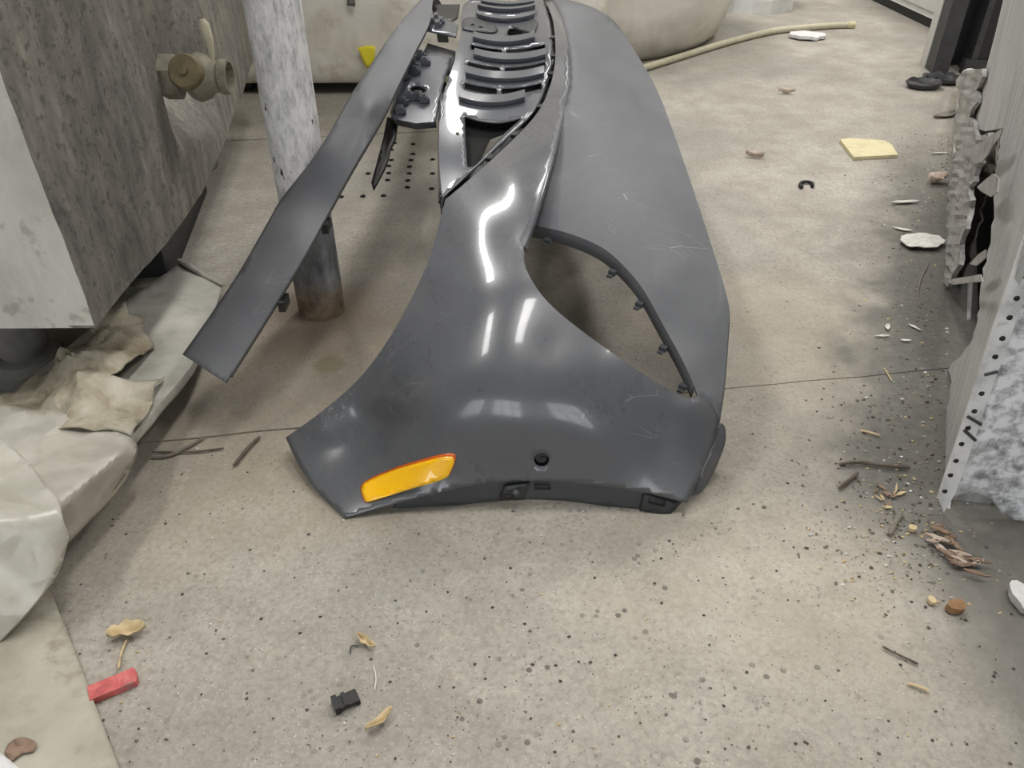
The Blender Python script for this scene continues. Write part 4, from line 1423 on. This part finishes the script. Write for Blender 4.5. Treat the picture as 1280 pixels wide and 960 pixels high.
leaf(1132, 426, .02, .008, .0, M['chip'], 'small white chip under the striped one in the dirt', cat='paint flake', seed=15.0)
twig([(1049, 580), (1075, 578), (1105, 582), (1138, 584)], .0032, M['twig'], 'long dark twig lying level beside the foot of the metal strip')
twig([(1073, 590), (1062, 600), (1048, 610)], .0032, M['twig'], 'short dark twig slanting below the long level twig')
twig([(1127, 640), (1120, 652), (1112, 668)], .0042, M['twig_grey'], 'short grey stick below the twigs, pointing at the leaf litter')
twig([(325, 546), (312, 558), (292, 582)], .0034, M['twig'], 'short dark stick on the floor between tarp and bumper')
twig([(188, 571), (215, 568), (256, 546)], .003, M['twig_grey'], 'thin grey sliver in the floor crack by the tarp')
twig([(190, 565), (240, 565), (280, 560)], .0018, M['twig'], 'fine dark root lying along the floor crack')
twig([(1103, 808), (1122, 818), (1148, 830)], .0016, M['twig'], 'thin dark twig on the floor at lower right')
twig([(1134, 854), (1148, 858), (1162, 864)], .0022, M['leaf'], 'pale straw piece below the thin dark twig')
twig([(1105, 460), (1110, 468), (1115, 476)], .0012, M['leaf'], 'thin straw upright across the slab joint by the dirt')
twig([(1160, 330), (1150, 352), (1147, 372), (1150, 384)], .0018, M['twig_grey'], 'curved grey stem in the dirt under the torn board')
twig([(1075, 538), (1085, 540), (1100, 544)], .0022, M['leaf'], 'cream splinter above the long level twig')
disc('stone', 1193, 761, .012, .008, M['stone'], 'brown rounded stone on the floor at right', 'stone', .002, .009, .002, 3.0, .3, 12)
disc('stone', 1164, 752, .005, .005, M['leaf'], 'tiny tan pebble left of the brown stone', 'stone', .002, .005, .001, 4.0, .3, 10)
disc('stone', 1140, 662, .006, .005, M['leaf'], 'tiny yellow pebble beside the grey stick', 'stone', .002, .005, .001, 5.0, .3, 10)
disc('white_pebble', 1276, 752, .012, .02, M['white'], 'white lump at the right picture edge', 'lump', .003, .014, .004, 6.0, .0, 14)
# small black plastic clip
q = atz(434, 879, 0)
Rm = Matrix.Rotation(R(28), 3, 'Z')
mb = MB()
mb.box(q + Vector((0, 0, .0055)), (.024, .016, .005), Rm)
mb.box(q + Rm @ Vector((-.012, 0, .006)), (.006, .018, .011), Rm)
mb.box(q + Rm @ Vector((.011, 0, .0035)), (.004, .016, .007), Rm)
mb.box(q + Rm @ Vector((-.002, 0, .009)), (.004, .017, .003), Rm)
mb.build('plastic_clip', M['black'], label='small black plastic clip on the floor in the foreground', cat='clip', smooth=0)
# leaf litter heap at the foot of the metal strip: single leaves
k = 0
WORDS = ['nearest the strip foot', 'at the upper left end', 'in the middle', 'at the right end', 'at the lower end', 'on top', 'under the others', 'next to the stone']
for i in range(22):
    t = rnd.random()
    px, py = 1165 + 55 * t + rnd.uniform(-9, 9), 662 + 52 * t + rnd.uniform(-10, 10)
    o = leaf(px, py, rnd.uniform(.018, .032), rnd.uniform(.007, .012), rnd.uniform(-1.2, .4), M['leaf_brown' if i % 3 else 'leaf_pale'], 'small brown leaf in the heap below the metal strip', seed=20.0 + i, curl=.008, z=.002 + .006 * rnd.random())
    o['group'] = 'brown leaves heaped below the metal strip'
for i in range(12):
    px, py = 1105 + rnd.uniform(-12, 22), 622 + rnd.uniform(-14, 14)
    o = leaf(px, py, rnd.uniform(.012, .022), rnd.uniform(.004, .008), rnd.uniform(-1.5, 1.5), M['leaf' if i % 2 else 'leaf_brown'], 'small straw coloured scrap beside the short twigs', cat='straw scrap', seed=60.0 + i, curl=.006)
    o['group'] = 'straw scraps beside the short twigs'
# grit: crumbs nobody could count
v, f, fm = [], [], []
cols = [M['chip'], M['twig'], M['iron'], M['leaf'], M['twig_grey']]


def crumb(p, s_, mi):
    n_ = len(v)
    a0 = rnd.uniform(0, 6.28)
    st = rnd.uniform(.5, 1.0)
    for k_ in range(4):
        a_ = a0 + k_ * math.pi / 2 + rnd.uniform(-.4, .4)
        v.append((p.x + s_ * math.cos(a_), p.y + s_ * st * math.sin(a_), p.z))
    v.append((p.x + rnd.uniform(-.3, .3) * s_, p.y + rnd.uniform(-.3, .3) * s_, p.z + s_ * rnd.uniform(.4, .8)))
    for k_ in range(4):
        f.append((n_ + k_, n_ + (k_ + 1) % 4, n_ + 4))
        fm.append(mi)


for i in range(1500):       # all over the floor
    px, py = rnd.uniform(60, 1270), rnd.uniform(130, 990)
    crumb(atz(px, py, 0), rnd.choice((.0008, .001, .0012, .0018, .0025)), rnd.choice((0, 1, 1, 2, 2, 2, 3, 4)))
for i in range(1500):       # dirt along the panel
    s_, o_ = rnd.uniform(-.15, 1.7), abs(rnd.gauss(.02, .09))
    p = WALL_P + WALL_D * s_ + WALL_N * o_
    crumb(p, rnd.choice((.001, .0012, .0018, .0018, .0025, .004)), rnd.choice((0, 1, 1, 4, 4, 4, 4, 3)))
for i in range(400):        # near the leaf heap
    px, py = rnd.gauss(1130, 60), rnd.gauss(650, 60)
    crumb(atz(px, py, 0), rnd.choice((.001, .0015, .002, .003)), rnd.choice((0, 1, 3, 3, 4)))
finish('grit', v, f, None, mats=cols, fmat=fm, label='scattered grit and crumbs over the concrete floor', cat='grit', kind='stuff', smooth=0, origin=(0, 1, 0))
